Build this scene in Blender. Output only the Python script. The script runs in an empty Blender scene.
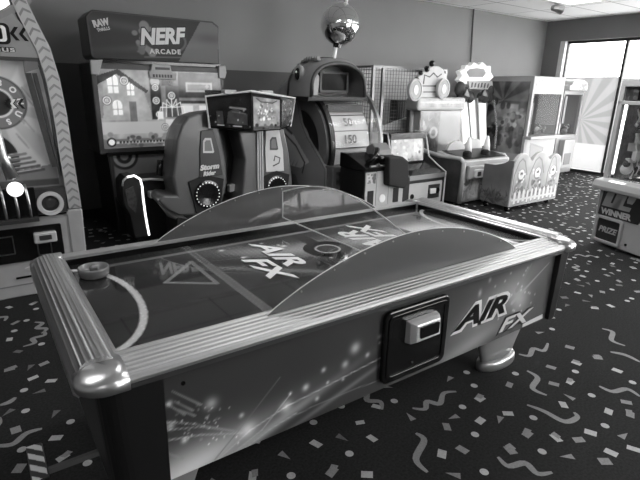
WORLD = 8.8
import bpy, math, random
import numpy as np
from mathutils import Vector, Matrix
PI = math.pi
random.seed(7)
rng = np.random.default_rng(5)
C = bpy.context.scene.collection

# ------------------------------------------------------------------ camera
c0 = np.array([320., 240.])
vx = np.array([1040., 104.]); vy = np.array([-38., 79.])
FPX = float(np.sqrt(-np.dot(vx-c0, vy-c0)))
def _d(v):
    a = np.array([v[0]-c0[0], -(v[1]-c0[1]), -FPX]); return a/np.linalg.norm(a)
_X = _d(vx); _Y = _d(vy); _Z = np.cross(_X, _Y)
RM = np.array([_X, _Y, _Z]); H = 1.55
O = np.array([0, 0, H])
def ray(x, y): return RM @ np.array([x-c0[0], -(y-c0[1]), -FPX])
def onz(x, y, z=0.): r = ray(x, y); return O+r*(z-H)/r[2]
def onx(x, y, X0): r = ray(x, y); return O+r*(X0/r[0])
def ony(x, y, Y0): r = ray(x, y); return O+r*(Y0/r[1])
def PY(Y0, *pts): return [(float(p[0]), float(p[2])) for p in (ony(a, b, Y0) for a, b in pts)]
def PX(X0, *pts): return [(float(p[1]), float(p[2])) for p in (onx(a, b, X0) for a, b in pts)]
def PZ(Z0, *pts): return [(float(p[0]), float(p[1])) for p in (onz(a, b, Z0) for a, b in pts)]
cd = bpy.data.cameras.new('camera'); cam = bpy.data.objects.new('camera', cd); C.objects.link(cam)
cd.sensor_fit = 'HORIZONTAL'; cd.sensor_width = 36; cd.lens = FPX*36/640; cd.clip_start = .05
m4 = Matrix(RM.tolist()).to_4x4(); m4.translation = Vector(O.tolist()); cam.matrix_world = m4
bpy.context.scene.camera = cam
vs = bpy.context.scene.view_settings
vs.view_transform = 'Standard'; vs.look = 'None'; vs.gamma = 1; vs.use_curve_mapping = False; vs.exposure = 0.0

# ------------------------------------------------------------------ materials
def lin(v):
    v = v/255.; return v/12.92 if v <= .04045 else ((v+.055)/1.055)**2.4
MATS = {}
def mat(name, v, rough=.5, metal=0., spec=.5, coat=0., noise=0., nscale=8., bump=0., bscale=60., emit=0., trans=0., stretch=None):
    if name in MATS: return MATS[name]
    m = bpy.data.materials.new(name); m.use_nodes = True; nt = m.node_tree; N = nt.nodes; L = nt.links
    b = N['Principled BSDF']; l = lin(v)
    b.inputs['Base Color'].default_value = (l, l, l, 1); b.inputs['Roughness'].default_value = rough
    b.inputs['Metallic'].default_value = metal; b.inputs['Specular IOR Level'].default_value = spec
    b.inputs['Coat Weight'].default_value = coat; b.inputs['Coat Roughness'].default_value = .05
    tc = N.new('ShaderNodeTexCoord'); mp = N.new('ShaderNodeMapping'); L.new(tc.outputs['Object'], mp.inputs[0])
    if stretch: mp.inputs['Scale'].default_value = stretch
    nz = N.new('ShaderNodeTexNoise'); nz.inputs['Scale'].default_value = nscale; nz.inputs['Detail'].default_value = 3
    L.new(mp.outputs[0], nz.inputs['Vector'])
    if noise > 0:
        cr = N.new('ShaderNodeMapRange'); cr.inputs['From Min'].default_value = .3; cr.inputs['From Max'].default_value = .7
        cr.inputs['To Min'].default_value = l*(1-noise); cr.inputs['To Max'].default_value = l*(1+noise)
        L.new(nz.outputs['Fac'], cr.inputs['Value'])
        cc = N.new('ShaderNodeCombineColor')
        for k in range(3): L.new(cr.outputs[0], cc.inputs[k])
        L.new(cc.outputs[0], b.inputs['Base Color'])
    else:
        mr = N.new('ShaderNodeMapRange'); mr.inputs['To Min'].default_value = max(0, rough-.05); mr.inputs['To Max'].default_value = min(1, rough+.05)
        L.new(nz.outputs['Fac'], mr.inputs['Value']); L.new(mr.outputs[0], b.inputs['Roughness'])
    if bump > 0:
        n2 = N.new('ShaderNodeTexNoise'); n2.inputs['Scale'].default_value = bscale; L.new(mp.outputs[0], n2.inputs['Vector'])
        bp = N.new('ShaderNodeBump'); bp.inputs['Strength'].default_value = bump; bp.inputs['Distance'].default_value = .01
        L.new(n2.outputs['Fac'], bp.inputs['Height']); L.new(bp.outputs[0], b.inputs['Normal'])
    if emit > 0:
        b.inputs['Emission Color'].default_value = (1, 1, 1, 1); b.inputs['Emission Strength'].default_value = emit
    if trans > 0: b.inputs['Transmission Weight'].default_value = trans
    MATS[name] = m; return m
def clear(name, tint, gloss=.08, haze=0., hv=200, fm=.8):
    """thin clear sheet: transparent + mirror reflection + optional milky haze"""
    if name in MATS: return MATS[name]
    m = bpy.data.materials.new(name); m.use_nodes = True; nt = m.node_tree; N = nt.nodes; L = nt.links; N.clear()
    out = N.new('ShaderNodeOutputMaterial'); t = N.new('ShaderNodeBsdfTransparent'); l = tint; t.inputs[0].default_value = (l, l, l, 1)
    g = N.new('ShaderNodeBsdfGlossy'); g.inputs['Roughness'].default_value = .03
    fr = N.new('ShaderNodeFresnel'); fr.inputs['IOR'].default_value = 1.45
    ml = N.new('ShaderNodeMath'); ml.operation = 'MULTIPLY_ADD'; ml.inputs[1].default_value = fm; ml.inputs[2].default_value = gloss*.3; L.new(fr.outputs[0], ml.inputs[0])
    ge = N.new('ShaderNodeNewGeometry'); iv = N.new('ShaderNodeMath'); iv.operation = 'SUBTRACT'; iv.inputs[0].default_value = 1.; L.new(ge.outputs['Backfacing'], iv.inputs[1])
    m3 = N.new('ShaderNodeMath'); m3.operation = 'MULTIPLY'; L.new(ml.outputs[0], m3.inputs[0]); L.new(iv.outputs[0], m3.inputs[1])
    mx = N.new('ShaderNodeMixShader'); L.new(m3.outputs[0], mx.inputs[0]); L.new(t.outputs[0], mx.inputs[1]); L.new(g.outputs[0], mx.inputs[2])
    d = N.new('ShaderNodeBsdfDiffuse'); d.inputs[0].default_value = (lin(hv),)*3+(1,)
    m2 = N.new('ShaderNodeMixShader'); m2.inputs[0].default_value = haze; L.new(mx.outputs[0], m2.inputs[1]); L.new(d.outputs[0], m2.inputs[2])
    L.new(m2.outputs[0], out.inputs[0]); MATS[name] = m; return m
def artmat(name, rough=.35, emit=0., trans=0., coat=0., spec=.5):
    """a printed surface: the print is carried as a colour attribute"""
    if name in MATS: return MATS[name]
    m = bpy.data.materials.new(name); m.use_nodes = True; nt = m.node_tree; N = nt.nodes; L = nt.links; b = N['Principled BSDF']
    a = N.new('ShaderNodeAttribute'); a.attribute_name = 'art'
    L.new(a.outputs['Color'], b.inputs['Base Color']); b.inputs['Roughness'].default_value = rough; b.inputs['Coat Weight'].default_value = coat
    b.inputs['Specular IOR Level'].default_value = spec
    if emit > 0: L.new(a.outputs['Color'], b.inputs['Emission Color']); b.inputs['Emission Strength'].default_value = emit
    if trans > 0:
        t = N.new('ShaderNodeBsdfTranslucent'); L.new(a.outputs['Color'], t.inputs[0]); mx = N.new('ShaderNodeMixShader'); mx.inputs[0].default_value = trans
        L.new(b.outputs[0], mx.inputs[1]); L.new(t.outputs[0], mx.inputs[2]); L.new(mx.outputs[0], N['Material Output'].inputs[0])
    MATS[name] = m; return m
def obj_art(name, attr=True): pass

BLACK = mat('black_laminate', 28, .35, noise=.15, nscale=5)
BLACKG = mat('black_gloss_plastic', 22, .15)
BLACKM = mat('black_rubber', 20, .8)
DKGREY = mat('dark_grey_plastic', 60, .4, noise=.1)
MID = mat('mid_grey_plastic', 110, .4, noise=.06)
LIGHT = mat('light_grey_plastic', 165, .4, noise=.06)
PALE = mat('pale_laminate', 200, .4, noise=.04)
WHITE = mat('white_plastic', 232, .35, noise=.03)
CHROME = mat('chrome', 200, .3, .9)
ALU = mat('brushed_aluminium', 178, .45, .6, noise=.2, nscale=3, stretch=(1, 60, 60))
ALUY = mat('brushed_aluminium_end', 200, .28, .85, noise=.2, nscale=3, stretch=(60, 1, 60))
STEEL = mat('steel', 150, .35, 1.)
LED = mat('lit_white_strip', 250, .4, emit=1.6)
LAMPW = mat('lit_white_lamp', 250, .4, emit=.9)
LAMPS = mat('small_lit_bulb', 240, .4, emit=.35)
ART = artmat('printed_art'); ARTG = artmat('glossy_printed_art', .15, coat=.4); SCREEN = artmat('lit_screen', .2, emit=.55); DIMSCREEN = artmat('dim_screen', .15, emit=.35)

# ------------------------------------------------------------------ objects
LOC = {}
def thing(name, label, cat, loc=(0, 0, 0), rz=0., group=None, local=False):
    o = bpy.data.objects.new(name, None); C.objects.link(o); o.empty_display_size = .1
    o.location = loc; o.rotation_euler = (0, 0, rz); o['label'] = label; o['category'] = cat
    if group: o['group'] = group
    LOC[o.name] = Vector((0, 0, 0)) if local else Vector(loc); return o
class MB:
    def __init__(s): s.v = []; s.f = []; s.m = []; s.col = None
    def add(s, vs_, fs, m=0):
        n = len(s.v); s.v += [tuple(map(float, p)) for p in vs_]; s.f += [tuple(i+n for i in f) for f in fs]; s.m += [m]*len(fs); return s
    def box(s, x0, x1, y0, y1, z0, z1, m=0):
        return s.add([(x, y, z) for z in (z0, z1) for y in (y0, y1) for x in (x0, x1)],
                     [(0, 2, 3, 1), (4, 5, 7, 6), (0, 1, 5, 4), (2, 6, 7, 3), (0, 4, 6, 2), (1, 3, 7, 5)], m)
    def prism(s, pts, ax, a, b, m=0):
        area = sum(p[0]*q[1]-q[0]*p[1] for p, q in zip(pts, pts[1:]+pts[:1]))
        if area < 0: pts = pts[::-1]
        def P(p, t): return {'Y': (p[0], t, p[1]), 'X': (t, p[0], p[1]), 'Z': (p[0], p[1], t)}[ax]
        n = len(pts); V = [P(p, a) for p in pts]+[P(p, b) for p in pts]
        F = [tuple(range(n)), tuple(range(2*n-1, n-1, -1))]+[(i, n+i, n+(i+1) % n, (i+1) % n) for i in range(n)]
        return s.add(V, F, m)
    def loft(s, rings, m=0, closed=True, caps=True):
        n = len(rings[0]); V = [p for r in rings for p in r]; F = []
        for k in range(len(rings)-1):
            for i in range(n if closed else n-1):
                j = (i+1) % n; F.append((k*n+i, k*n+j, (k+1)*n+j, (k+1)*n+i))
        if caps and closed: F += [tuple(range(n))[::-1], tuple(range((len(rings)-1)*n, len(rings)*n))]
        return s.add(V, F, m)
    def tube(s, path, r, n=10, m=0, closed=False):
        P = [Vector(p) for p in path]; rings = []; up = None; K = len(P)
        for i, p in enumerate(P):
            a = P[(i-1) % K] if closed else P[max(i-1, 0)]; b = P[(i+1) % K] if closed else P[min(i+1, K-1)]
            t = (b-a).normalized()
            if up is None: up = Vector((0, 0, 1)) if abs(t.z) < .9 else Vector((1, 0, 0))
            u = t.cross(up).normalized(); w = u.cross(t).normalized(); up = w
            rr = r[i] if isinstance(r, (list, tuple)) else r
            rings.append([p+u*rr*math.cos(2*PI*k/n)+w*rr*math.sin(2*PI*k/n) for k in range(n)])
        if closed: rings.append(rings[0])
        return s.loft(rings, m, caps=not closed)
    def lathe(s, prof, cen, ax='Z', n=32, m=0, sx=1., sy=1.):
        c = Vector(cen); rings = []
        for r, h in prof:
            ring = []
            for k in range(n):
                a = 2*PI*k/n; x, y = r*math.cos(a)*sx, r*math.sin(a)*sy
                ring.append(c+{'Z': Vector((x, y, h)), 'Y': Vector((x, -h, y)), 'X': Vector((-h, x, y))}[ax])
            rings.append(ring)
        return s.loft(rings, m)
    def sphere(s, cen, r, n=24, m=0, sc=(1, 1, 1)):
        c = Vector(cen); K = n//2
        rings = [[c+Vector((r*sc[0]*math.sin(PI*(j+.001)/K*.9993)*math.cos(2*PI*k/n), r*sc[1]*math.sin(PI*(j+.001)/K*.9993)*math.sin(2*PI*k/n), -r*sc[2]*math.cos(PI*(j+.001)/K*.9993))) for k in range(n)] for j in range(K+1)]
        return s.loft(rings, m)
    def build(s, name, mats, parent=None, bevel=0., seg=2, smooth=False, label=None, sub=0, ang=40):
        me = bpy.data.meshes.new(name); root = parent
        while root is not None and root.parent is not None: root = root.parent
        off = LOC.get(root.name, Vector((0, 0, 0))) if root is not None else Vector((0, 0, 0))
        me.from_pydata([tuple(Vector(p)-off) for p in s.v], [], s.f)
        for m in (mats if isinstance(mats, (list, tuple)) else [mats]): me.materials.append(m)
        me.polygons.foreach_set('material_index', s.m)
        me.validate(); me.update()
        if s.col is not None:
            at = me.color_attributes.new('art', 'FLOAT_COLOR', 'POINT')
            at.data.foreach_set('color', np.repeat(s.col, 4).astype(np.float32))
        o = bpy.data.objects.new(name, me); C.objects.link(o)
        if parent is not None: o.parent = parent
        if bevel > 0:
            b = o.modifiers.new('bevel', 'BEVEL'); b.width = bevel; b.segments = seg; b.limit_method = 'ANGLE'; b.angle_limit = math.radians(ang)
        if sub:
            u = o.modifiers.new('sub', 'SUBSURF'); u.levels = sub; u.render_levels = sub
        if smooth:
            me.polygons.foreach_set('use_smooth', [True]*len(me.polygons))
        if label: o['label'] = label
        return o
def M(): return MB()
def tag(o, label, cat, group=None):
    o['label'] = label; o['category'] = cat
    if group: o['group'] = group
    return o
def struct(o): o['kind'] = 'structure'; return o
def arc(cx, cy, r, a0, a1, n, ry=None):
    ry = r if ry is None else ry
    return [(cx+r*math.cos(math.radians(a0+(a1-a0)*i/n)), cy+ry*math.sin(math.radians(a0+(a1-a0)*i/n))) for i in range(n+1)]
def rrect(x0, x1, y0, y1, r, n=5):
    p = []
    for cx, cy, a in ((x1-r, y0+r, -90), (x1-r, y1-r, 0), (x0+r, y1-r, 90), (x0+r, y0+r, 180)): p += arc(cx, cy, r, a, a+90, n)
    return p
def frame(mb, outer, inner, ax, a, b, m=0):
    """ring prism between two same-count outlines"""
    n = len(outer)
    def P(p, t): return {'Y': (p[0], t, p[1]), 'X': (t, p[0], p[1]), 'Z': (p[0], p[1], t)}[ax]
    V = [P(p, a) for p in outer]+[P(p, a) for p in inner]+[P(p, b) for p in outer]+[P(p, b) for p in inner]; F = []
    for i in range(n):
        j = (i+1) % n
        F += [(i, j, n+j, n+i), (2*n+i, 3*n+i, 3*n+j, 2*n+j), (i, 2*n+i, 2*n+j, j), (n+i, n+j, 3*n+j, 3*n+i)]
    return mb.add(V, F, m)
def band(mb, path, w, ax, a, b, m=0):
    """flat strip of width w following a 2D path, extruded a..b"""
    P = [Vector(p) for p in path]; l = []; r = []
    for i, p in enumerate(P):
        t = (P[min(i+1, len(P)-1)]-P[max(i-1, 0)]).normalized(); n = Vector((-t.y, t.x))*w/2; l.append(tuple(p+n)); r.append(tuple(p-n))
    for i in range(len(P)-1): mb.prism([l[i], l[i+1], r[i+1], r[i]], ax, a, b, m)
    return mb
def text(s, name, m, parent, org, right, up, w=None, h=None, shear=0., bold=.012, ext=.003, spacing=1., label=None, centre=False):
    cu = bpy.data.curves.new(name, 'FONT'); cu.body = s; cu.shear = shear; cu.offset = bold; cu.extrude = .01; cu.resolution_u = 3; cu.space_character = spacing
    t = bpy.data.objects.new(name, cu); C.objects.link(t); bpy.context.view_layer.update()
    me = bpy.data.meshes.new_from_object(t.evaluated_get(bpy.context.evaluated_depsgraph_get())); C.objects.unlink(t); bpy.data.objects.remove(t)
    n = len(me.vertices); co = np.zeros(n*3); me.vertices.foreach_get('co', co); co = co.reshape(-1, 3)
    x0, y0 = co[:, 0].min(), co[:, 1].min(); ww = co[:, 0].max()-x0; hh = co[:, 1].max()-y0
    sx = w/ww if w else h/hh; sy = h/hh if h else sx
    R_, U_ = Vector(right).normalized(), Vector(up).normalized(); Nn = R_.cross(U_)
    root = parent
    while root is not None and root.parent is not None: root = root.parent
    off = LOC.get(root.name, Vector((0, 0, 0))) if root is not None else Vector((0, 0, 0))
    og = Vector(org)-off
    if centre: og -= R_*(ww*sx/2)+U_*(hh*sy/2)
    co2 = np.array([tuple(og+R_*((a-x0)*sx)+U_*((b-y0)*sy)+Nn*(c/.01*ext)) for a, b, c in co])
    me.vertices.foreach_set('co', co2.reshape(-1)); me.materials.clear(); me.materials.append(m); me.update()
    o = bpy.data.objects.new(name, me); C.objects.link(o); o.parent = parent
    if label: o['label'] = label
    return o

class Art:
    """a printed picture on a panel, drawn on a grid in metres"""
    def __init__(s, W, Hh, step=.008, base=80):
        s.W, s.H = W, Hh; s.nx = max(2, int(W/step)+1); s.ny = max(2, int(Hh/step)+1); s.e = max(W/(s.nx-1), Hh/(s.ny-1))
        s.X, s.Y = np.meshgrid(np.linspace(0, W, s.nx), np.linspace(0, Hh, s.ny)); s.v = np.full(s.X.shape, float(base))
    def _b(s, d, val, a=1.): k = np.clip(.5-d/s.e, 0, 1)*a; s.v = s.v*(1-k)+val*k; return s
    def disc(s, x, y, r, val, ry=None, a=1.): ry = ry or r; return s._b((np.sqrt(((s.X-x)/r)**2+((s.Y-y)/ry)**2)-1)*min(r, ry), val, a)
    def ring(s, x, y, r, w, val, a=1.): return s._b(abs(np.hypot(s.X-x, s.Y-y)-r)-w/2, val, a)
    def rect(s, x0, x1, y0, y1, val, a=1.): return s._b(np.maximum(abs(s.X-(x0+x1)/2)-(x1-x0)/2, abs(s.Y-(y0+y1)/2)-(y1-y0)/2), val, a)
    def line(s, x0, y0, x1, y1, w, val, a=1., w1=None):
        dx, dy = x1-x0, y1-y0; t = np.clip(((s.X-x0)*dx+(s.Y-y0)*dy)/(dx*dx+dy*dy+1e-9), 0, 1); ww = w if w1 is None else w+(w1-w)*t
        return s._b(np.hypot(s.X-x0-t*dx, s.Y-y0-t*dy)-ww/2, val, a)
    def path(s, pts, w, val, a=1.):
        for p, q in zip(pts, pts[1:]): s.line(*p, *q, w, val, a)
        return s
    def glow(s, x, y, rx, ry, amp, ang=0.):
        c, n = math.cos(ang), math.sin(ang); u = (s.X-x)*c+(s.Y-y)*n; w = -(s.X-x)*n+(s.Y-y)*c; s.v = s.v+amp*np.exp(-(u/rx)**2-(w/ry)**2); return s
    def poly(s, pts, val, a=1.):
        ins = np.zeros(s.X.shape, bool); n = len(pts)
        for i in range(n):
            (xa, ya), (xb, yb) = pts[i], pts[(i+1) % n]
            cnd = ((ya > s.Y) != (yb > s.Y)) & (s.X < (xb-xa)*(s.Y-ya)/((yb-ya) or 1e-9)+xa); ins ^= cnd
        s.v = np.where(ins, s.v*(1-a)+val*a, s.v); return s
    def noise(s, sc, amp, oct=3):
        for k in range(oct):
            q = sc/2**k; gx, gy = int(s.W/q)+3, int(s.H/q)+3; g = rng.uniform(-1, 1, (gy, gx)); u, w = s.X/q, s.Y/q
            i, j = u.astype(int), w.astype(int); fu, fw = u-i, w-j; fu = fu*fu*(3-2*fu); fw = fw*fw*(3-2*fw)
            s.v = s.v+amp/1.7**k*((g[j, i]*(1-fu)+g[j, i+1]*fu)*(1-fw)+(g[j+1, i]*(1-fu)+g[j+1, i+1]*fu)*fw)
        return s
    def rays(s, cx, cy, n, lo, hi, ph=0.):
        a = np.arctan2(s.Y-cy, s.X-cx); k = np.clip(np.sin(a*n+ph)*3, -1, 1)*.5+.5; s.v = s.v*0+lo+(hi-lo)*k; return s
    def blobs(s, n, rmin, rmax, lo, hi, box=None, a=1.):
        x0, x1, y0, y1 = box or (0, s.W, 0, s.H)
        for _ in range(n):
            r = random.uniform(rmin, rmax); s.disc(random.uniform(x0, x1), random.uniform(y0, y1), r, random.uniform(lo, hi), r*random.uniform(.5, 1.5), a)
        return s
    def leaves(s, n, L, lo, hi, box=None):
        x0, x1, y0, y1 = box or (0, s.W, 0, s.H)
        for _ in range(n):
            x, y, t = random.uniform(x0, x1), random.uniform(y0, y1), random.uniform(.2, PI-.2); s.line(x, y, x+L*math.cos(t), y+L*math.sin(t), L*.25, random.uniform(lo, hi), w1=.002)
        return s
    def quad(s, p00, p10, p01, p11, off=.004):
        p = [np.array(q, float) for q in (p00, p10, p01, p11)]; n = np.cross(p[1]-p[0], p[2]-p[0]); n /= np.linalg.norm(n)
        u = (s.X/s.W)[..., None]; w = (s.Y/s.H)[..., None]; P = (p[0]*(1-u)+p[1]*u)*(1-w)+(p[2]*(1-u)+p[3]*u)*w+n*off
        mb = s.mesh((0, 0, 0), (1, 0, 0), (0, 1, 0)); mb.v = [tuple(q) for q in P.reshape(-1, 3)]; return mb
    def mesh(s, org, right, up, mask=None):
        r, u = np.array(right, float), np.array(up, float); r /= np.linalg.norm(r); u /= np.linalg.norm(u)
        P = np.array(org, float)+s.X[..., None]*r+s.Y[..., None]*u; mb = MB(); mb.v = [tuple(p) for p in P.reshape(-1, 3)]
        f = [(j*s.nx+i, j*s.nx+i+1, (j+1)*s.nx+i+1, (j+1)*s.nx+i) for j in range(s.ny-1) for i in range(s.nx-1)]
        if mask is not None:
            mk = np.zeros(s.X.shape, bool); n = len(mask)
            for i in range(n):
                (xa, ya), (xb, yb) = mask[i], mask[(i+1) % n]
                mk ^= ((ya > s.Y) != (yb > s.Y)) & (s.X < (xb-xa)*(s.Y-ya)/((yb-ya) or 1e-9)+xa)
            mk = mk.reshape(-1); f = [q for q in f if mk[q[0]] and mk[q[1]] and mk[q[2]] and mk[q[3]]]
        mb.f = f; mb.m = [0]*len(f)
        v = np.clip(s.v, 0, 255)/255; mb.col = np.where(v <= .04045, v/12.92, ((v+.055)/1.055)**2.4).reshape(-1); return mb

# ------------------------------------------------------------------ the room
XW, YW, ZC, XL, YF = 10.0, 6.2, 2.93, -2.6, -3.6
# carpet: one mesh, base plus the printed confetti
CARPET = mat('carpet_dark', 43, .95, spec=.1, noise=.3, nscale=90, bump=.4, bscale=400)
CON1 = mat('carpet_confetti_light', 180, .95, spec=.1, noise=.12, nscale=120, bump=.4, bscale=400)
CON2 = mat('carpet_confetti_mid', 140, .95, spec=.1, noise=.15, nscale=120, bump=.4, bscale=400)
CON3 = mat('carpet_confetti_dim', 108, .95, spec=.1, noise=.15, nscale=120, bump=.4, bscale=400)
fl = M(); fl.box(XL, XW+.3, YF, YW, -.1, 0, 0)
def flat(pts, m, z=.0012):
    a = sum(p[0]*q[1]-q[0]*p[1] for p, q in zip(pts, pts[1:]+pts[:1]))
    if a < 0: pts = pts[::-1]
    fl.add([(x, y, z) for x, y in pts], [tuple(range(len(pts)))], m)
def diamond(x, y, m, s=.05, a=None):
    a = random.uniform(0, PI) if a is None else a
    c, n = math.cos(a), math.sin(a); k = random.uniform(.6, .8)*s
    flat([(x+c*u-n*v, y+n*u+c*v) for u, v in ((-s*.5, -k*.45), (s*.45, -k*.55), (s*.55, k*.4), (-s*.4, k*.5))], m)
    if random.random() < .3: flat([(x+.018+c*u-n*v, y+.012+n*u+c*v) for u, v in ((-s*.3, -k*.4), (s*.4, -k*.35), (s*.3, k*.45), (-s*.45, k*.3))], 2, .0016)
def dot(x, y, m, r=.019): flat([(x+r*math.cos(k*PI/8), y+r*math.sin(k*PI/8)) for k in range(16)], m)
def tri(x, y, m, s=.06, a=None):
    a = random.uniform(0, 2*PI) if a is None else a
    flat([(x+s*.7*math.cos(a), y+s*.7*math.sin(a)), (x+s*.5*math.cos(a+2.3), y+s*.5*math.sin(a+2.3)), (x+s*.4*math.cos(a-2.6), y+s*.4*math.sin(a-2.6))], m)
def squig(P, m, w=.03):
    n = len(P)
    if n >= 3:   # smooth the path
        Q = []
        for i in range(n-1):
            p0, p1, p2, p3 = P[max(i-1, 0)], P[i], P[i+1], P[min(i+2, n-1)]
            for k in range(5):
                t = k/5; Q.append(tuple(.5*((2*b)+(-a+c)*t+(2*a-5*b+4*c-d)*t*t+(-a+3*b-3*c+d)*t**3) for a, b, c, d in zip(p0, p1, p2, p3)))
        P = Q+[P[-1]]
    V = [Vector(p) for p in P]; l = []; r = []
    for i, p in enumerate(V):
        t = (V[min(i+1, len(V)-1)]-V[max(i-1, 0)]).normalized(); nn = Vector((-t.y, t.x))*w/2*(.35+.65*math.sin(PI*(i+.6)/len(V)))
        l.append(tuple(p+nn)); r.append(tuple(p-nn))
    for i in range(len(V)-1): flat([l[i], l[i+1], r[i+1], r[i]], m)
traced = []
def tz(lst, ox, oy, sc): return [PZ(0, (ox+x/sc, oy+y/sc))[0] for x, y in lst]
for P, (ox, oy, sc) in (([(150,305),(180,371),(202,461),(341,412),(320,331),(460,277),(492,350),(421,220),(277,225),(160,222),(178,254),(558,246),(365,118)], (400, 280, 2.4)),
                        ([(77,97),(82,163),(226,198),(70,287),(280,330)], (0, 360, 3.2))):
    for p in tz(P, ox, oy, sc): dot(*p, 1); traced.append(p)
for P, (ox, oy, sc) in (([(112,353),(192,338),(305,370),(375,380),(265,409),(100,418),(150,408),(191,285),(262,252),(260,321),(363,210),(408,245),(370,250),(424,200),(475,187),(522,218),(544,294),(500,316),(552,323),(458,367),(430,384),(507,415),(493,436),(561,406),(408,162),(392,300)], (400, 280, 2.4)),
                        ([(30,30),(105,58),(140,12),(165,67),(50,225),(180,250),(60,348),(200,312)], (0, 360, 3.2))):
    for i, p in enumerate(tz(P, ox, oy, sc)): diamond(*p, 1 if i % 2 else 2, .055); traced.append(p)
for P, (ox, oy, sc) in (([(28,330),(130,328),(238,333),(410,282),(537,376),(404,423),(133,467),(118,236),(335,127)], (400, 280, 2.4)), ([(95,22),(130,100),(28,165),(175,170)], (0, 360, 3.2))):
    for p in tz(P, ox, oy, sc): tri(*p, 3 if ox == 0 else 2); traced.append(p)
for S, (ox, oy, sc) in (([[(38,368),(58,385),(38,430),(66,462)],[(30,308),(60,310),(65,292),(95,297),(105,272),(135,268)],[(305,218),(330,235),(318,260),(352,277)],[(305,300),(345,315),(395,340),(425,330),(418,318)],
        [(235,425),(260,447),(300,440),(330,465),(365,462)],[(478,255),(510,268),(545,262),(576,280)],[(505,173),(540,180),(576,197)],[(285,178),(310,182),(320,165),(345,170),(355,152)],[(485,117),(510,125),(508,145),(540,158)]], (400, 280, 2.4)),
        ([[(-20,275),(40,270),(85,235),(135,220)],[(0,145),(30,135),(50,120)]], (0, 360, 3.2))):
    for s in S: q = tz(s, ox, oy, sc); squig(q, 2, .032); traced += q
def inside(x, y):
    if y > 6.1: return True
    q = RM.T @ (np.array([x, y, 0])-O)
    if q[2] > -.2: return False
    px, py = 320-FPX*q[0]/q[2], 240+FPX*q[1]/q[2]
    return (px > 395 and py > 335-(px-400)*.16+10 and px < 650 and py < 490) or (-10 < px < 95 and 352 < py < 485)
cell = .148
for i in range(int((XW-XL)/cell)):
    for j in range(int((YW-YF)/cell)):
        x = XL+(i+.5+random.uniform(-.3, .3))*cell; y = YF+(j+.5+random.uniform(-.3, .3))*cell
        if inside(x, y) or any((x-a)**2+(y-b)**2 < .006 for a, b in traced): continue
        k = random.random()
        if k < .42: diamond(x, y, random.choice((1, 1, 2, 3)), random.uniform(.045, .06))
        elif k < .68: dot(x, y, 1)
        elif k < .84: tri(x, y, random.choice((2, 3)))
        elif k < .93:
            a = random.uniform(0, PI); c, n = math.cos(a), math.sin(a)
            squig([(x+c*u-n*v, y+n*u+c*v) for u, v in ((-.1, .02), (-.05, -.02), (.0, .025), (.05, -.02), (.1, .015))], 2, .032)
struct(fl.build('floor', [CARPET, CON1, CON2, CON3]))

WALLU = mat('wall_paint_grey', 138, .75, noise=.03, nscale=2, bump=.05, bscale=120)
WALLD = mat('wall_dark_band', 78, .75, noise=.05, nscale=2, bump=.05, bscale=120)  # darker tone for the lower left of the back wall
CEIL = bpy.data.materials.new('ceiling_tiles'); CEIL.use_nodes = True
nt = CEIL.node_tree; b = nt.nodes['Principled BSDF']; b.inputs['Roughness'].default_value = .9
tc = nt.nodes.new('ShaderNodeTexCoord'); br = nt.nodes.new('ShaderNodeTexBrick'); nt.links.new(tc.outputs['Object'], br.inputs['Vector'])
br.offset = 0; br.inputs['Scale'].default_value = 1; br.inputs['Brick Width'].default_value = 1.22; br.inputs['Row Height'].default_value = .61; br.inputs['Mortar Size'].default_value = .012
for k, v in (('Color1', 246), ('Color2', 236), ('Mortar', 165)): br.inputs[k].default_value = (lin(v),)*3+(1,)
nt.links.new(br.outputs['Color'], b.inputs['Base Color'])

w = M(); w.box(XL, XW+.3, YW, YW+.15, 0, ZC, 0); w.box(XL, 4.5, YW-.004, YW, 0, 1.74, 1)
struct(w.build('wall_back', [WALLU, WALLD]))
struct(M().box(XL-.15, XL, YF, YW, 0, ZC).build('wall_left', WALLU))
FX0, FX1 = 4.2, 7.68
w = M(); w.box(XL, FX0, YF-.15, YF, 0, ZC); w.box(FX1, XW+.3, YF-.15, YF, 0, ZC); w.box(FX0, FX1, YF-.15, YF, 2.52, ZC); struct(w.build('wall_front', WALLU))
struct(M().box(XL-.15, XW+.3, YF-.15, YW+.15, ZC, ZC+.1).build('ceiling', CEIL))
struct(M().box(XL, XW, YW-.03, YW-.004, 0, .1).build('baseboard_back', BLACKM))
# right wall: storefront windows
WY0, WY1, WZ = -3.2, 5.86, 2.54
WALLR = mat('wall_paint_header', 112, .75, noise=.03, nscale=2)
w = M(); w.box(XW, XW+.3, YF, WY0, 0, ZC); w.box(XW, XW+.3, WY1, YW, 0, ZC); w.box(XW, XW+.3, WY0, WY1, WZ, ZC)
struct(w.build('wall_right', WALLR))
struct(M().box(XW+.001, XW+.16, WY1-.1, WY1, 0, WZ).build('trim_1', PALE))
FRM = mat('window_frame_dark', 45, .4, metal=.3)
edges = [WY1-.1, 4.63, 3.5, 2.37, 1.24, .11, -1.02, -2.1, WY0]
GL = clear('window_glass', .97, .1)
for i in range(len(edges)-1):
    y1, y0 = edges[i], edges[i+1]; f = M()
    o = [(y0, 0), (y1, 0), (y1, WZ), (y0, WZ)]; n = [(y0+.025, .06), (y1-.025, .06), (y1-.025, WZ-.05), (y0+.025, WZ-.05)]
    frame(f, o, n, 'X', XW+.10, XW+.17)
    wn = struct(f.build('window_%d' % (i+1), FRM))
    g = M().box(XW+.13, XW+.136, y0+.026, y1-.026, .061, WZ-.051).build('pane', GL, wn)
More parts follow.
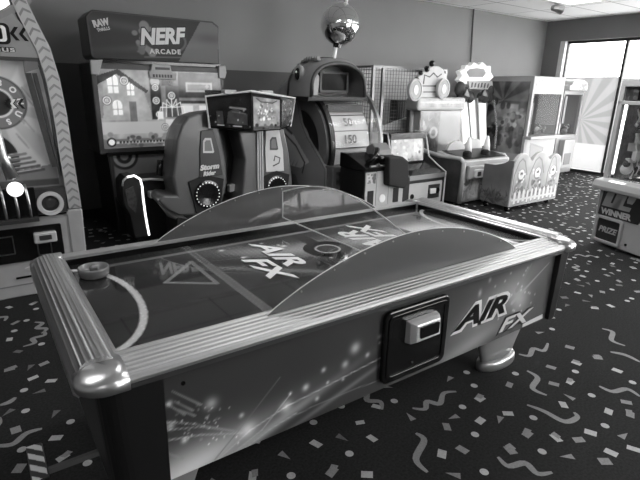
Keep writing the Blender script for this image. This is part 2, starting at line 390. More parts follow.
for i in range(3):  # unseen windows behind the camera, added to light the machine fronts
    a0, a1 = FX0+1.16*i, FX0+1.16*(i+1); f = M()
    frame(f, [(a0, 0), (a1, 0), (a1, 2.52), (a0, 2.52)], [(a0+.025, .06), (a1-.025, .06), (a1-.025, 2.47), (a0+.025, 2.47)], 'Y', YF-.12, YF-.05); wn = struct(f.build('window_%d' % (i+9), FRM))
    M().box(a0+.026, a1-.026, YF-.09, YF-.084, .061, 2.469).build('pane', GL, wn)
# outside pavement
struct(M().box(XL-4, XW+.3, YF-12, YF-.15, -.12, -.02).build('pavement_front', mat('concrete_outside', 200, .9, noise=.05)))
struct(M().box(XW+.3, XW+14, YF-10, YW+10, -.12, -.02).build('pavement_right', mat('concrete_outside', 200, .9, noise=.05)))
# printed graphic stuck inside the first window
t = thing('window_graphic', 'sunburst poster covering the lower half of the storefront window beside the far corner', 'poster', (XW+.12, 5.1, .06))
a = Art(1.09, 1.80, .012, 130); a.rays(.48, .98, 15, 104, 118, .6); a.rect(0, 1.09, 0, .52, 142)
a.mesh((XW+.118, 5.735, .065), (0, -1, 0), (0, 0, 1)).build('printed_film', artmat('backlit_print', .5, trans=.5), t)

# ceiling light panels; all but the first are added, unseen, to light the room
def ceiling_panel(x, y, label, on=True, grp=None, watt=20):
    t = thing('ceiling_light', label, 'ceiling light', (x, y, ZC), group=grp)
    f = M(); frame(f, [(x-.61, y-.3), (x+.61, y-.3), (x+.61, y+.3), (x-.61, y+.3)], [(x-.58, y-.27), (x+.58, y-.27), (x+.58, y+.27), (x-.58, y+.27)], 'Z', ZC-.015, ZC-.001); f.build('frame', PALE, t)
    M().box(x-.58, x+.58, y-.27, y+.27, ZC-.008, ZC-.002).build('diffuser', mat('lamp_diffuser', 235, .5, emit=.55), t)
    if on:
        l = bpy.data.lights.new('lamp', 'AREA'); l.shape = 'RECTANGLE'; l.size = 1.1; l.size_y = .5; l.energy = watt  # area light cast by the added panels only
        o = bpy.data.objects.new('lamp', l); C.objects.link(o); o.location = (x, y, ZC-.03)
LAMP_W = 16
ceiling_panel(7.75, 4.55, 'lit ceiling panel beside the spotlight near the far corner', False)
for x, y, wt in ((-.6, 2.0, 12), (1.8, 3.0, 16), (4.6, 2.6, 38), (7., 2.4, 28), (6.2, -.5, 38), (2.6, -1.2, 25), (-.8, -1.8, 14)): ceiling_panel(x, y, watt=wt, label= 'rectangular lit panel set in the tiled ceiling added out of view to light the room', grp='added ceiling panels out of view')
# spot lamp
px = onz(557, 9, 2.84); x, y = float(px[0]), float(px[1])
t = thing('spotlight', 'small grey track spotlight hanging from the ceiling near the far corner', 'spotlight', (x, y, ZC))
M().lathe([(.05, ZC), (.05, ZC-.015), (.012, ZC-.02), (.012, ZC-.07)], (x, y, 0), 'Z', 16).build('mount', PALE, t)
m_ = M(); m_.tube([(x-.09, y+.03, 2.85), (x-.02, y+.0, 2.85), (x+.08, y-.03, 2.83)], [.04, .055, .07], 16); m_.build('lamp_head', STEEL, t, smooth=False)
M().sphere((x+.085, y-.033, 2.829), .05, 12, sc=(.5, 1, 1)).build('bulb', LAMPS, t)
# wall outlet
t = thing('wall_outlet', 'small white wall outlet low on the dark wall left of the shooting gallery cabinet', 'outlet', (1.27, YW, .36))
M().prism(rrect(1.225, 1.31, .30, .43, .01), 'Y', YW-.012, YW-.004).build('plate', PALE, t)
m_ = M(); m_.box(1.25, 1.285, YW-.014, YW-.011, .375, .405); m_.box(1.25, 1.285, YW-.014, YW-.011, .325, .355); m_.build('socket', DKGREY, t)
# hanging cable on back wall
tag(M().tube([(7.60, 6.17, ZC), (7.62, 6.17, 2.6), (7.66, 6.17, 2.2), (7.70, 6.17, 1.2)], .014, 8).build('wall_conduit', mat('conduit', 70, .5)), 'thin dark cable running down the grey wall from the ceiling', 'cable')

# ------------------------------------------------------------------ air hockey table
TX0, TX1, TY0, TY1 = .15, 2.55, 1.22, 2.40
T = thing('air_hockey_table', 'large air hockey table with ribbed metal rails and starburst graphics in the foreground', 'air hockey table', ((TX0+TX1)/2, (TY0+TY1)/2, 0))
PFZ = .765
IX0, IX1, IY0, IY1 = .25, 2.45, 1.36, 2.30
# playfield
a = Art(IX1-IX0, IY1-IY0, .006, 38)
def F(x, y): return (x-IX0, y-IY0)
a.noise(.4, 8)
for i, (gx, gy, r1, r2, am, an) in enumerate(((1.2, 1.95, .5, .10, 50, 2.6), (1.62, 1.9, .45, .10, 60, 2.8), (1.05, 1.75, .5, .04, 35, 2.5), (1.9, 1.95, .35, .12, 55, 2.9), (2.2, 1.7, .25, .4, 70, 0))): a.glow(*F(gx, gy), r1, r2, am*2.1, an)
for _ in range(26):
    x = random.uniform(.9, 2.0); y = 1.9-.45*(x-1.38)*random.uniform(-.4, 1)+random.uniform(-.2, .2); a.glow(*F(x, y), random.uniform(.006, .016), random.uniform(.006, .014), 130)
for x0, y0, x1, y1 in ((.72, 2.06, 1.2, 1.92), (.6, 2.0, 1.15, 1.82), (.66, 1.9, 1.25, 1.86), (1.5, 1.9, 2.1, 2.1), (1.5, 1.8, 2.2, 1.9)): a.line(*F(x0, y0), *F(x1, y1), .006, 130, .7)
for X in (.79, 1.97): a.rect(X-.022-IX0, X+.022-IX0, 0, 9, 105)
a.rect(1.385-.035-IX0, 1.385+.035-IX0, 0, 9, 16)
a.disc(*F(1.395, 1.895), .125, 14); a.disc(*F(1.395, 1.895), .062, 60); a.ring(*F(1.395, 1.895), .062, .013, 190)
for cx, s in ((.22, 1), (2.48, -1)):
    pts = [F(cx+s*.205*math.cos(t), 1.83+.41*math.sin(t)) for t in np.linspace(-PI/2, PI/2, 26)]; a.path(pts, .026, 205)
for P in ([(.56, 1.885), (.735, 1.765), (.74, 2.07)],):   # triangle emblem
    q = [F(*p) for p in P]; a.path(q+[q[0]], .022, 120); a.poly([F(.6, 1.89), F(.72, 1.82), F(.72, 2.0)], 45)
# air holes
hx = abs(((a.X+.012) % .024)-.012); hy = abs(((a.Y+.012) % .024)-.012); a.v = a.v+np.where((hx < .0031) & (hy < .0031), 26, 0)
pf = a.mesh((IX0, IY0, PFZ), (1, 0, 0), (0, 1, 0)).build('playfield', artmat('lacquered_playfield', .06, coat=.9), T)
WL = mat('field_lettering', 250, .3); WLS = mat('field_lettering_shadow', 15, .3)
def field_text(s, x, y, up, wd, h):
    r = (0, -up, 0); u = (up, 0, 0)
    text(s, 'lettering', WLS, pf, (x-.008*up, y-.006, PFZ+.0006), r, u, w=wd, h=h, shear=.35, bold=.05, ext=.0003, centre=True)
    text(s, 'lettering', WL, pf, (x, y, PFZ+.0016), r, u, w=wd, h=h, shear=.35, bold=.03, ext=.0003, centre=True)
field_text('AIR', 1.14, 1.97, 1, .40, .11); field_text('FX', 1.0, 1.80, 1, .34, .11)
field_text('AIR', 1.66, 1.90, -1, .40, .125); field_text('FX', 1.80, 2.03, -1, .33, .115)
# inner bed walls (black)
m_ = M(); z0, z1 = .70, .792
m_.box(IX0-.02, IX1+.02, IY1, IY1+.02, z0, z1); m_.box(IX0-.02, IX1+.02, IY0-.02, IY0, z0, z1); m_.box(IX0-.02, IX0, IY0, IY1, z0, z1); m_.box(IX1, IX1+.02, IY0, IY1, z0, z1)
m_.box(IX0-.02, IX1+.02, IY0-.02, IY1+.02, .70, PFZ-.004); m_.build('bed', BLACKG, T)
# goal slots in both ends
for X in (IX0+.0015, IX1-.0015):
    pass
# long rails: ribbed top
def rail_profile(y_out, y_in):   # list of (y,z) outer->inner
    s = 1 if y_in > y_out else -1; P = [(y_out+.004*s, .768), (y_out, .780), (y_out+.004*s, .788)]
    n = 6; L_ = abs(y_in-y_out)-.012
    for k in range(n):
        y = y_out+s*(.008+L_*k/n); z = .792+.010*k/n; P += [(y, z), (y+s*L_/n*.15, z+.004), (y+s*L_/n*.62, z+.005), (y+s*L_/n*.74, z-.004), (y+s*L_/n*.92, z-.004)]
    P += [(y_in, .804), (y_in, .768)]; return P
for y0, y1 in ((TY0, IY0-.002), (TY1, IY1+.002)):
    m_ = M(); P = rail_profile(y0, y1); m_.prism(P, 'X', TX0+.091, TX1-.096)
    m_.build('side_rail', ALU, T)
# end rails: fat rounded ribbed
for x0, x1, s in ((.115, IX0-.001, 1), (TX1+.02, IX1+.001, -1)):
    P = []; n = 30; w_ = abs(x1-x0)
    for k in range(n+1):
        t = k/n; z = .752+.078*math.sin(PI*(.04+.80*t**.8))**.75; z += .0016 if k % 3 == 0 else -.0016
        P.append((x0+s*w_*t, z))
    P += [(x1, .768), (x1-s*.03, .745), (x0+s*.012, .722), (x0, .735)]
    m_ = M(); m_.prism(P, 'Y', TY0+.085, TY1-.085); m_.build('end_rail', ALUY, T)
# corner caps: quarter-round chrome castings
for cx, sx in ((.115, 1), (TX1+.02, -1)):
    for cy, sy in ((TY0-.012, 1), (TY1+.012, -1)):
        rings = []
        for ins, z in ((.012, .752), (.0, .762), (.0, .786), (.008, .796), (.02, .804), (.035, .810), (.06, .814)):
            r = .075-ins*.4; rings_ = []
            x0, y0, x1, y1 = ins, ins, .130, .104
            pts = [(x1, y0), ]+[(x0+r+r*math.cos(math.radians(q)), y0+r+r*math.sin(math.radians(q))) for q in range(270, 179, -10)]+[(x0, y1), (x1-.01, y1+.02), (x1, y1)]
            rings.append([(cx+sx*p[0], cy+sy*p[1], z) for p in pts])
        m_ = M(); m_.loft(rings); o = m_.build('corner_cap', CHROME, T, smooth=True)
# trim strip under the rails
for y in (TY0+.004, TY1-.020):
    m_ = M(); m_.box(TX0+.1, TX1-.1, y, y+.016, .752, .767)
    for k in range(0): pass
    m_.build('trim_strip', DKGREY, T)
# cabinet
PZ0 = .345
BODYG = mat('table_body_grey', 70, .4)
X0, X1, PYF, PYB = .342, 2.462, 1.28, 2.34
m_ = M(); m_.box(X0, X1, PYF+.012, PYB-.012, PZ0+.004, .70); m_.build('cabinet', BLACK, T)
# end caps with rounded corners, tapering down
for xo, xi, s in ((.165, X0, 1), (TX1+.012, X1, -1)):
    m_ = M(); rings = []
    for z, ins in ((.752, 0), (.64, .004), (PZ0, .02)):
        r = .06 if s > 0 else .035; y0, y1 = PYF-.03+ins*.4, PYB+.03-ins*.4; xx = xo+s*ins
        pts = [(xi, y0)]+[(xx+s*(r-r*math.sin(math.radians(q))), y0+r-r*math.cos(math.radians(q))) for q in range(0, 91, 15)]+[(xx+s*(r-r*math.cos(math.radians(q))), y1-r+r*math.sin(math.radians(q))) for q in range(0, 91, 15)]+[(xi, y1)]
        rings.append([(p[0], p[1], z) for p in pts])
    m_.loft(rings); e_ = m_.build('end_cabinet', BLACK, T)
# printed side panels
def panel_art():
    W_, H_ = X1-X0, .752-PZ0; a = Art(W_, H_, .0055, 66)
    def G(px, py): q = ony(px, py, PYF); return (float(q[0])-X0, float(q[2])-PZ0)
    def Z(cx, cy): return G(140+cx/2.4615, 300+cy/2.4615)
    a.v += 22*np.clip((a.X-.5)/1.4, 0, 1)
    a.glow(*Z(95, 420), .22, .085, 130, .25); a.glow(*Z(190, 380), .36, .05, 60, .30); a.glow(*Z(330, 310), .35, .022, 75, .33); a.glow(*Z(500, 225), .30, .012, 50, .28)
    for P, w0, w1, v in (([(190,395),(270,322),(360,262),(440,222),(520,180),(640,118)], .004, .005, 205), ([(250,370),(330,310),(420,265),(540,215),(640,180)], .003, .004, 150),
                         ([(185,392),(260,300),(345,190)], .003, .003, 120), ([(240,368),(300,320),(370,232)], .004, .003, 190), ([(255,368),(320,318),(385,278)], .003, .003, 200),
                         ([(65,320),(150,312),(230,322)], .003, .002, 190), ([(70,345),(150,332),(250,328)], .004, .002, 200), ([(65,300),(130,305),(250,325)], .003, .002, 170)):
        a.path([Z(*p) for p in P], w0, v, .9)
    for x0, y0, x1, y1 in ((80,225,150,258), (85,250,130,272), (65,255,110,282), (95,270,135,285), (60,375,105,390)): a.line(*Z(x0, y0), *Z(x1, y1), .002, 170, .9, w1=.006)
    for x, y, r, v in ((175,255,.022,110), (530,118,.024,120), (505,158,.016,110), (452,172,.010,130), (408,215,.014,130), (370,230,.007,120), (360,262,.024,110), (250,284,.009,110), (265,318,.03,90),
                       (500,195,.007,110), (560,135,.010,120), (436,243,.009,120), (462,203,.006,130), (590,90,.010,100), (72,255,.01,130), (75,310,.014,120), (110,345,.01,130), (590,105,.006,120)):
        a.glow(*Z(x, y), r, r, v)
    for _ in range(45): a.glow(*Z(random.gauss(150, 60), random.gauss(300, 30)), .003, .003, 110)
    # splash on the right
    g = G(498, 310); a.glow(g[0]-.02, g[1]+.05, .34, .10, 62, .35); a.glow(*G(470, 345), .28, .05, 55, .2); a.glow(*G(520, 300), .07, .09, 70, .9)
    a.glow(*G(480, 293), .012, .018, 80); a.glow(*G(490, 280), .010, .012, 70)
    a.line(*G(512, 303), *G(549, 263), .022, 175, .8, w1=.004); a.line(*G(517, 290), *G(535, 258), .03, 140, .6, w1=.006)
    for _ in range(22): a.glow(*G(random.gauss(520, 12), random.gauss(290, 16)), .006, .006, 70)
    return a, G
a, G = panel_art()
fp = a.mesh((X0, PYF, PZ0), (1, 0, 0), (0, 0, 1)).build('front_panel', ARTG, T)
bp = Art(X1-X0, .752-PZ0, .02, 75); bp.glow(.3, .1, .5, .1, 80); bp.mesh((X1, PYB, PZ0), (-1, 0, 0), (0, 0, 1)).build('back_panel', ARTG, T)
HALO = mat('lettering_halo', 215, .3)
def ptext(s, pxa, pxb, m, grow=0, dy=0., shear=.35, bold=.03):
    x0, z0 = G(*pxa); x1, z1 = G(*pxb)
    text(s, 'lettering', m, fp, (X0+x0-grow, PYF-.0012-dy, PZ0+z0-grow), (1, 0, 0), (0, 0, 1), w=x1-x0+2*grow, h=z1-z0+2*grow, shear=shear, bold=bold, ext=.0006, spacing=1.0)
ptext('AIR', (452, 333), (509, 292), HALO, .012, 0, bold=.09); ptext('AIR', (453, 332), (508, 293), mat('print_black', 12, .3), 0, .0015, bold=.035)
ptext('FX', (497, 334), (534, 306), mat('print_dark', 40, .3), .007, 0., bold=.07); ptext('FX', (498, 333), (533, 307), mat('print_pale', 200, .3), 0, .0015, bold=.025)
m_ = M(); q = [G(522, 324), G(542, 314), G(542, 318), G(522, 327)]; m_.prism([(X0+p[0], PZ0+p[1]) for p in q], 'Y', PYF-.0035, PYF-.001); m_.build('lettering_swash', mat('print_pale', 200), fp)
M().lathe([(.007, 0), (.007, .004)], (X0+G(183, 383)[0], PYF, PZ0+G(183, 383)[1]), 'Y', 12).build('bolt', BLACKG, fp)
# coin door
q = PY(PYF-.01, (385, 313), (446, 300), (443, 352), (379, 383)); xs = [p[0] for p in q]; zs = [p[1] for p in q]; cx0, cx1, cz0, cz1 = 1.222, 1.602, .376, .705
m_ = M(); m_.prism(rrect(cx0, cx1, cz0, cz1, .035), 'Y', PYF-.022, PYF-.001); cdoor = m_.build('coin_door', BLACKG, T, bevel=.006)
m_ = M(); frame(m_, rrect(cx0+.018, cx1-.018, cz0+.018, cz1-.018, .026), rrect(cx0+.034, cx1-.034, cz0+.034, cz1-.034, .018), 'Y', PYF-.027, PYF-.021); m_.build('door_bead', BLACKG, cdoor, bevel=.002)
# slanted coin entry housing
hx0, hx1, hz0, hz1 = 1.335, 1.515, .545, .648
rings = [[(hx0, PYF-.021, hz0), (hx1, PYF-.021, hz0), (hx1, PYF-.021, hz1), (hx0, PYF-.021, hz1)], [(hx0+.004, PYF-.05, hz0+.004), (hx1-.004, PYF-.05, hz0+.004), (hx1-.004, PYF-.045, hz1-.004), (hx0+.004, PYF-.045, hz1-.004)],
         [(hx0+.022, PYF-.072, hz0+.018), (hx1-.02, PYF-.072, hz0+.018), (hx1-.02, PYF-.066, hz1-.012), (hx0+.022, PYF-.066, hz1-.012)]]
m_ = M(); m_.loft(rings); mech = m_.build('coin_mech', mat('cast_white_metal', 225, .25, .3), cdoor, bevel=.004, label='pale cast coin entry housing')
M().prism(rrect(hx0+.038, hx1-.032, hz0+.030, hz1-.022, .006), 'Y', PYF-.0745, PYF-.066).build('coin_window', BLACKG, mech)
m_ = M()
for k in range(2): m_.lathe([(.004, 0), (.004, .004)], ((cx0+cx1)/2-.02+k*.14, PYF-.022, cz0+.06+(k*.10)), 'Y', 10)
m_.build('lock', STEEL, cdoor)
# legs
LEGM = mat('leg_enamel', 128, .4)
for x, y, s in ((2.35, 1.47, 1), (.37, 1.49, -1), (2.35, 2.15, 1), (.37, 2.13, -1)):
    m_ = M(); rings = []; q_ = 1. if s > 0 else .76
    for z, hw, off in ((PZ0+.02, .235, 0), (.26, .222, .0), (.18, .20, .0), (.12, .170, .0), (.05, .145, .0)):
        rings.append([(x+s*off+hw*math.cos(t)*q_, y+.055*(hw/.235)*math.sin(t), z) for t in np.linspace(0, 2*PI, 20, endpoint=False)])
    m_.loft(rings); lg = m_.build('leg', LEGM, T, smooth=False, bevel=0)
    for p in lg.data.polygons: p.use_smooth = len(p.vertices) == 4
    M().lathe([(.15, 0), (.160, .004), (.163, .02), (.158, .045), (.150, .055), (.10, .056)], (x, y, 0), 'Z', 28, sx=q_, sy=.42).build('foot', mat('foot_metal', 190, .3, .8), lg, smooth=True)
# acrylic shields on the long rails + the arched centre divider
SMK = clear('smoked_acrylic', .55, .3, .50, 125); CLR = clear('clear_acrylic', .93, .05, .03); EDGE = mat('acrylic_edge', 205, .3, emit=0.)
def shield(y, x0, x1, top, name):
    zb = .800; n = 40; P = [(x0, zb)]; hgt = top-zb; cx = (x0+x1)/2; hw = (x1-x0)/2
    arcp = []
    for k in range(n+1):
        u = -1+2*k/n; z = zb+hgt*(1-abs(u)**1.9)**.92; arcp.append((cx+hw*u, z))
    m_ = M(); m_.prism(arcp+[], 'Y', y-.003, y+.003); s_ = m_.build(name, SMK, T, label='smoked arched acrylic side shield')
    e_ = M(); e_.tube([(p[0], y, p[1]) for p in arcp], .0028, 6); e_.build('shield_edge', EDGE, s_)
    b_ = M()
    for k in range(4, n-2, 4): p = arcp[k]; b_.lathe([(.004, -.006), (.004, .006)], (p[0], y, p[1]-.012), 'Y', 8)
    b_.build('stud', STEEL, s_)
    return arcp
shield(1.325, .72, 2.15, .998, 'side_shield'); shield(2.33, .66, 2.10, 1.012, 'side_shield')
ys = np.linspace(2.318, 1.337, 30); top = [(float(y), .985+.10*math.sin(PI*(2.318-y)/.981)) for y in ys]
m_ = M(); P = top+[(1.337, .835), (2.318, .835)]; m_.prism(P, 'X', 1.378, 1.383); dv = m_.build('centre_shield', CLR, T, label='clear arched divider across the middle')
m_ = M(); m_.tube([(1.3805, p[0], p[1]) for p in top], .003, 6); m_.tube([(1.3805, 2.318, .835), (1.3805, 1.337, .835)], .003, 6); m_.tube([(1.3805, 2.318, .835), (1.3805, 2.318, .985)], .0025, 6); m_.build('shield_edge', EDGE, dv)
m_ = M(); m_.prism(rrect(1.352, 1.412, .822, .985, .028), 'Y', 1.329, 1.337); m_.build('bracket', clear('bracket_acrylic', .8, .3, .55, 215), dv, bevel=.003)
# mallet
mx, my = .332, 2.115
t = thing('air_hockey_mallet', 'translucent round mallet resting on the playfield at the near left corner', 'mallet', (mx, my, PFZ))
MALM = mat('mallet_plastic', 135, .25, trans=.35)
M().lathe([(.03, .001), (.055, .002), (.060, .008), (.062, .036), (.060, .042), (.055, .042), (.050, .024), (.022, .018), (.018, .02)], (mx, my, PFZ), 'Z', 36).build('base', MALM, t, smooth=True)
M().lathe([(.017, .014), (.016, .03), (.018, .038), (.016, .044), (.008, .048), (.0005, .049)], (mx, my, PFZ), 'Z', 24).build('knob', MALM, t, smooth=True)
# striped floor cable cover
t = thing('cable_cover', 'low cable cover on the carpet with a striped end at the near left table end', 'cable cover', (.01, 2.04, 0))
a = Art(.055, .24, .003, 30); a.v = np.where(((a.X*1.1+a.Y) % .078) < .039, 205., 35.)
m_ = M(); m_.box(-.022, .042, 1.93, 2.165, 0, .010); st = m_.build('striped_end', DKGREY, t, bevel=.003)
a.mesh((-.018, 1.928, .0112), (1, 0, 0), (0, 1, 0)).build('warning_stripes', ART, st)
m_ = M(); m_.prism([(1.952, 0), (1.965, .013), (1.985, .013), (1.998, 0)], 'X', .043, .5); m_.build('duct', DKGREY, t)

# ------------------------------------------------------------------ wheel game, left
WYF = 4.03; cx = .14
T = thing('wheel_redemption_game', 'tall pale wheel game with chevron trim and bonus ring at the left edge', 'arcade machine', (cx, 4.5, 0))
BODY = mat('wheel_cabinet_grey', 168, .4, noise=.05); BODYD = mat('wheel_cabinet_mid', 128, .4, noise=.05)
half = [(.44, 0), (.45, .3), (.462, .76), (.447, 1.07), (.445, 1.3), (.428, 1.56), (.395, 1.76), (.338, 1.91), (.30, 2.02), (.28, 2.1)]
outl = [(cx+x, z) for x, z in half]+[(cx-x, z) for x, z in half[::-1]]
m_ = M(); m_.prism(outl, 'Y', WYF+.05, 4.95); m_.build('cabinet', BODYD, T, bevel=.02, seg=2)
# raised outer trim with chevrons, both sides
TRM = mat('trim_pale', 175, .45); TRD = mat('trim_chevron', 132, .45)
for s in (1, -1):
    path = [(cx+s*(x-.045), z) for x, z in half[2:]]; path[0] = (path[0][0], .63)
    m_ = M(); band(m_, path, .088, 'Y', WYF-.01, WYF+.05); tr = m_.build('side_trim', TRM, T)
    # resample for chevrons
    V = [Vector(p) for p in path]; m_ = M(); acc = 0
    for p, q in zip(V, V[1:]):
        L_ = (q-p).length; t = (q-p).normalized(); n = Vector((-t.y, t.x))
        while acc < L_:
            o_ = p+t*acc; h = .036
            m_.prism([tuple(o_-n*h-t*.012), tuple(o_+t*.018), tuple(o_+n*h-t*.012), tuple(o_+n*h+t*.006), tuple(o_+t*.036), tuple(o_-n*h+t*.006)], 'Y', WYF-.012, WYF-.0095)
            acc += .062
        acc -= L_
    m_.build('chevron_print', TRD, tr)
    m_ = M(); band(m_, [(cx+s*(x-.098), z) for x, z in half[3:]], .012, 'Y', WYF-.004, WYF+.05); m_.build('trim_bead', DKGREY, T)
# lower pedestal, wider
m_ = M(); m_.prism([(cx-.44, 0), (cx+.44, 0), (cx+.455, .30), (cx+.462, .62), (cx-.462, .62), (cx-.455, .30)], 'Y', WYF-.02, WYF+.05); ped = m_.build('pedestal', BODY, T, bevel=.01)
m_ = M(); frame(m_, rrect(cx-.36, cx+.36, .09, .60, .02), rrect(cx-.35, cx+.35, .10, .59, .02), 'Y', WYF-.024, WYF-.019); m_.build('panel_seam', BODYD, ped)
m_ = M(); m_.prism(rrect(-.10, .44, .275, .53, .01), 'Y', WYF-.03, WYF-.019); cp = m_.build('coin_panel', BLACKG, T)
m_ = M(); frame(m_, rrect(.02, .125, .34, .48, .004), rrect(.028, .117, .348, .472, .004), 'Y', WYF-.034, WYF-.029); m_.build('slot_frame', STEEL, cp)
m_ = M(); m_.prism(rrect(.25, .40, .405, .485, .012), 'Y', WYF-.075, WYF-.03); cm = m_.build('coin_mech', mat('cast_white_metal', 225, .25, .3), T, bevel=.008, label='pale cast coin entry housing')
M().prism(rrect(.285, .365, .43, .465, .004), 'Y', WYF-.079, WYF-.074).build('coin_window', DKGREY, cm)
m_ = M(); frame(m_, rrect(.265, .36, .30, .40, .004), rrect(.273, .352, .308, .392, .004), 'Y', WYF-.034, WYF-.029); m_.build('return_frame', STEEL, cp)
M().prism(rrect(.10, .27, .145, .16, .004), 'Y', WYF-.028, WYF-.022).build('ticket_slot', BLACKG, ped)
tx_ = Art(.22, .05, .004, 168); tx_.path([(.01, .02), (.05, .03), (.09, .015), (.13, .035), (.2, .02)], .006, 225); tx_.mesh((.16, WYF-.0245, .20), (1, 0, 0), (0, 0, 1)).build('painted_flourish', ART, ped)
# speaker ledge
m_ = M(); m_.box(cx-.455, cx+.36, WYF-.03, WYF+.05, .615, .80); lg = m_.build('speaker_panel', DKGREY, T)
m_ = M(); m_.lathe([(.088, 0), (.088, .02), (.062, .02), (.062, .004)], (.392, WYF-.03, .69), 'Y', 32); m_.build('speaker_ring', PALE, lg, smooth=False)
m_ = M(); m_.lathe([(.062, 0), (.03, .012), (.002, .014)], (.392, WYF-.032, .69), 'Y', 24); m_.build('speaker_mesh', mat('speaker_mesh', 45, .7, bump=.5, bscale=300), lg)
m_ = M(); m_.box(.20, .49, WYF-.034, WYF-.029, .60, .612); m_.build('ledge_line', BLACKG, lg)
# playfield window with backboard
a = Art(.73, .88, .006, 150); a.rays(.42, .56, 9, 138, 158); a.noise(.25, 10); a.glow(.44, .60, .22, .22, 50)
rx, rz = .42, .59
a.disc(rx, rz, .178, 75); a.disc(rx, rz, .165, 110); a.disc(rx, rz, .10, 200); a.disc(rx, rz, .085, 40)
a.disc(.30, .20, .20, 25); a.disc(.30, .20, .13, 95); a.disc(.30, .20, .06, 120)
a.rect(.0, .73, 0, .05, 60); a.poly([(.35, .05), (.73, .05), (.73, .16), (.35, .10)], 100)
for k in range(5): a.line(.46-.02*k, .10+.03*k, .64-.025*k, .12+.03*k, .018, 60+12*k); a.line(.47-.02*k, .112+.03*k, .62-.025*k, .13+.03*k, .006, 170)
for _ in range(10): x = random.uniform(.5, .68); y = random.uniform(.3, .8); a.line(x, y, x+.05, y-.08, .012, 125, .6)
bx0 = cx-.39
a.mesh((bx0, WYF+.046, .81), (1, 0, 0), (0, 0, 1)).build('backboard', artmat('lit_backboard', .4, emit=.18), T)
for i, (ch, an) in enumerate(zip('BONUSBONUS', range(0, 360, 36))):
    r = math.radians(90-an-14); ax = bx0+rx+.136*math.cos(r); az = .81+rz+.136*math.sin(r)
    text(ch, 'ring_letter', LAMPS if False else WHITE, T, (ax, WYF+.044, az), (math.sin(r), 0, -math.cos(r)), (math.cos(r), 0, math.sin(r)), h=.042, bold=.05, ext=.002, centre=True)
def chevrons(x, z, h, n, par, m, yy, gap=.05):
    m_ = M()
    for k in range(n):
        o_ = x+k*gap; m_.prism([(o_, z), (o_+h*.7, z+h), (o_+h*1.25, z+h), (o_+h*.55, z), (o_+h*1.25, z-h), (o_+h*.7, z-h)], 'Y', yy-.003, yy)
    return m_.build('arrow_print', m, par)
chevrons(bx0+rx+.04, .81+rz-.005, .034, 3, T, mat('print_black', 12), WYF+.042, .04); chevrons(bx0+rx+.075, .81+rz-.005, .030, 1, T, WHITE, WYF+.040)
# slanted dark posts right of window
m_ = M(); m_.prism([(.36, 1.60), (.395, 1.60), (.475, .95), (.44, .95)], 'Y', WYF, WYF+.045); m_.prism([(.405, 1.60), (.43, 1.60), (.49, 1.0), (.485, .88)], 'Y', WYF, WYF+.045); m_.build('guide_post', DKGREY, T)
m_ = M(); m_.prism([(.36, 1.60), (.44, 1.63), (.46, 1.70), (.36, 1.69)], 'Y', WYF, WYF+.045); m_.build('lamp_bracket', MID, T)
m_ = M(); m_.box(bx0, .47, WYF-.005, WYF+.048, 1.675, 1.70); m_.build('window_rail', DKGREY, T)
# header print: display and bonus
hd = M(); hd.prism([(cx-.35, 1.70), (cx+.35, 1.70), (cx+.31, 1.80), (cx+.24, 1.91), (cx+.19, 1.98), (cx-.19, 1.98), (cx-.24, 1.91), (cx-.31, 1.80)], 'Y', WYF-.005, WYF+.049); hdr = hd.build('header_panel', mat('header_grey', 140, .4, noise=.05), T)
m_ = M(); m_.prism(rrect(.03, .305, 1.775, 1.905, .03), 'Y', WYF-.012, WYF-.004); m_.build('display_surround', mat('print_black', 12), hdr)
m_ = M(); frame(m_, rrect(.13, .285, 1.79, 1.89, .022), rrect(.15, .262, 1.805, 1.875, .012), 'Y', WYF-.016, WYF-.011); m_.build('display_frame', WHITE, hdr)
text('bonus', 'lettering', mat('print_black', 12), hdr, (.10, WYF-.0052, 1.725), (1, 0, 0), (0, 0, 1), w=.225, h=.045, bold=.09, ext=.001); text('bonus', 'lettering', mat('print_pale', 200), hdr, (.105, WYF-.007, 1.729), (1, 0, 0), (0, 0, 1), w=.215, h=.037, bold=.01, ext=.001)
chevrons(.305, 1.845, .042, 2, hdr, mat('print_black', 12), WYF-.006, .052)
# topper
m_ = M(); m_.lathe([(.37, -.06), (.37, .05), (.30, .06), (.295, .03), (.002, .03)], (cx, WYF+.05, 2.24), 'Y', 48); top_ = m_.build('topper_ring', BODYD, T, smooth=False)
M().lathe([(.29, 0), (.25, .035), (.002, .045)], (cx, WYF+.018, 2.24), 'Y', 40).build('topper_dome', LAMPW, top_, smooth=True)
# ball launcher with bulb and upright guides
m_ = M()
for k in range(4):
    x = .02+.075*k; m_.tube([(x, WYF-.04, .845), (x+.005, WYF-.09, .80), (x+.01, WYF-.10, .66), (x+.01, WYF-.06, .60)], .009, 8)
m_.build('guide_rods', CHROME, T, smooth=True)
M().box(-.02, .30, WYF-.06, WYF-.03, .60, .82).build('launcher_back', BLACKG, T)
M().box(-.02, .30, WYF-.12, WYF-.03, .585, .61).build('launcher_shelf', DKGREY, T)
M().sphere((.185, WYF-.09, .825), .052, 20).build('lit_ball', LAMPW, T, smooth=True)
m_ = M(); m_.tube([(.10, WYF-.02, 1.36), (.13, WYF-.05, 1.2), (.145, WYF-.07, 1.05), (.18, WYF-.09, .90)], [.028, .035, .03, .04], 12)
for k in range(7): m_.sphere((.115+.012*k+random.uniform(-.02, .02), WYF-.06, 1.30-.065*k), .022, 10)
m_.build('ball_chute', CHROME, T, smooth=True)

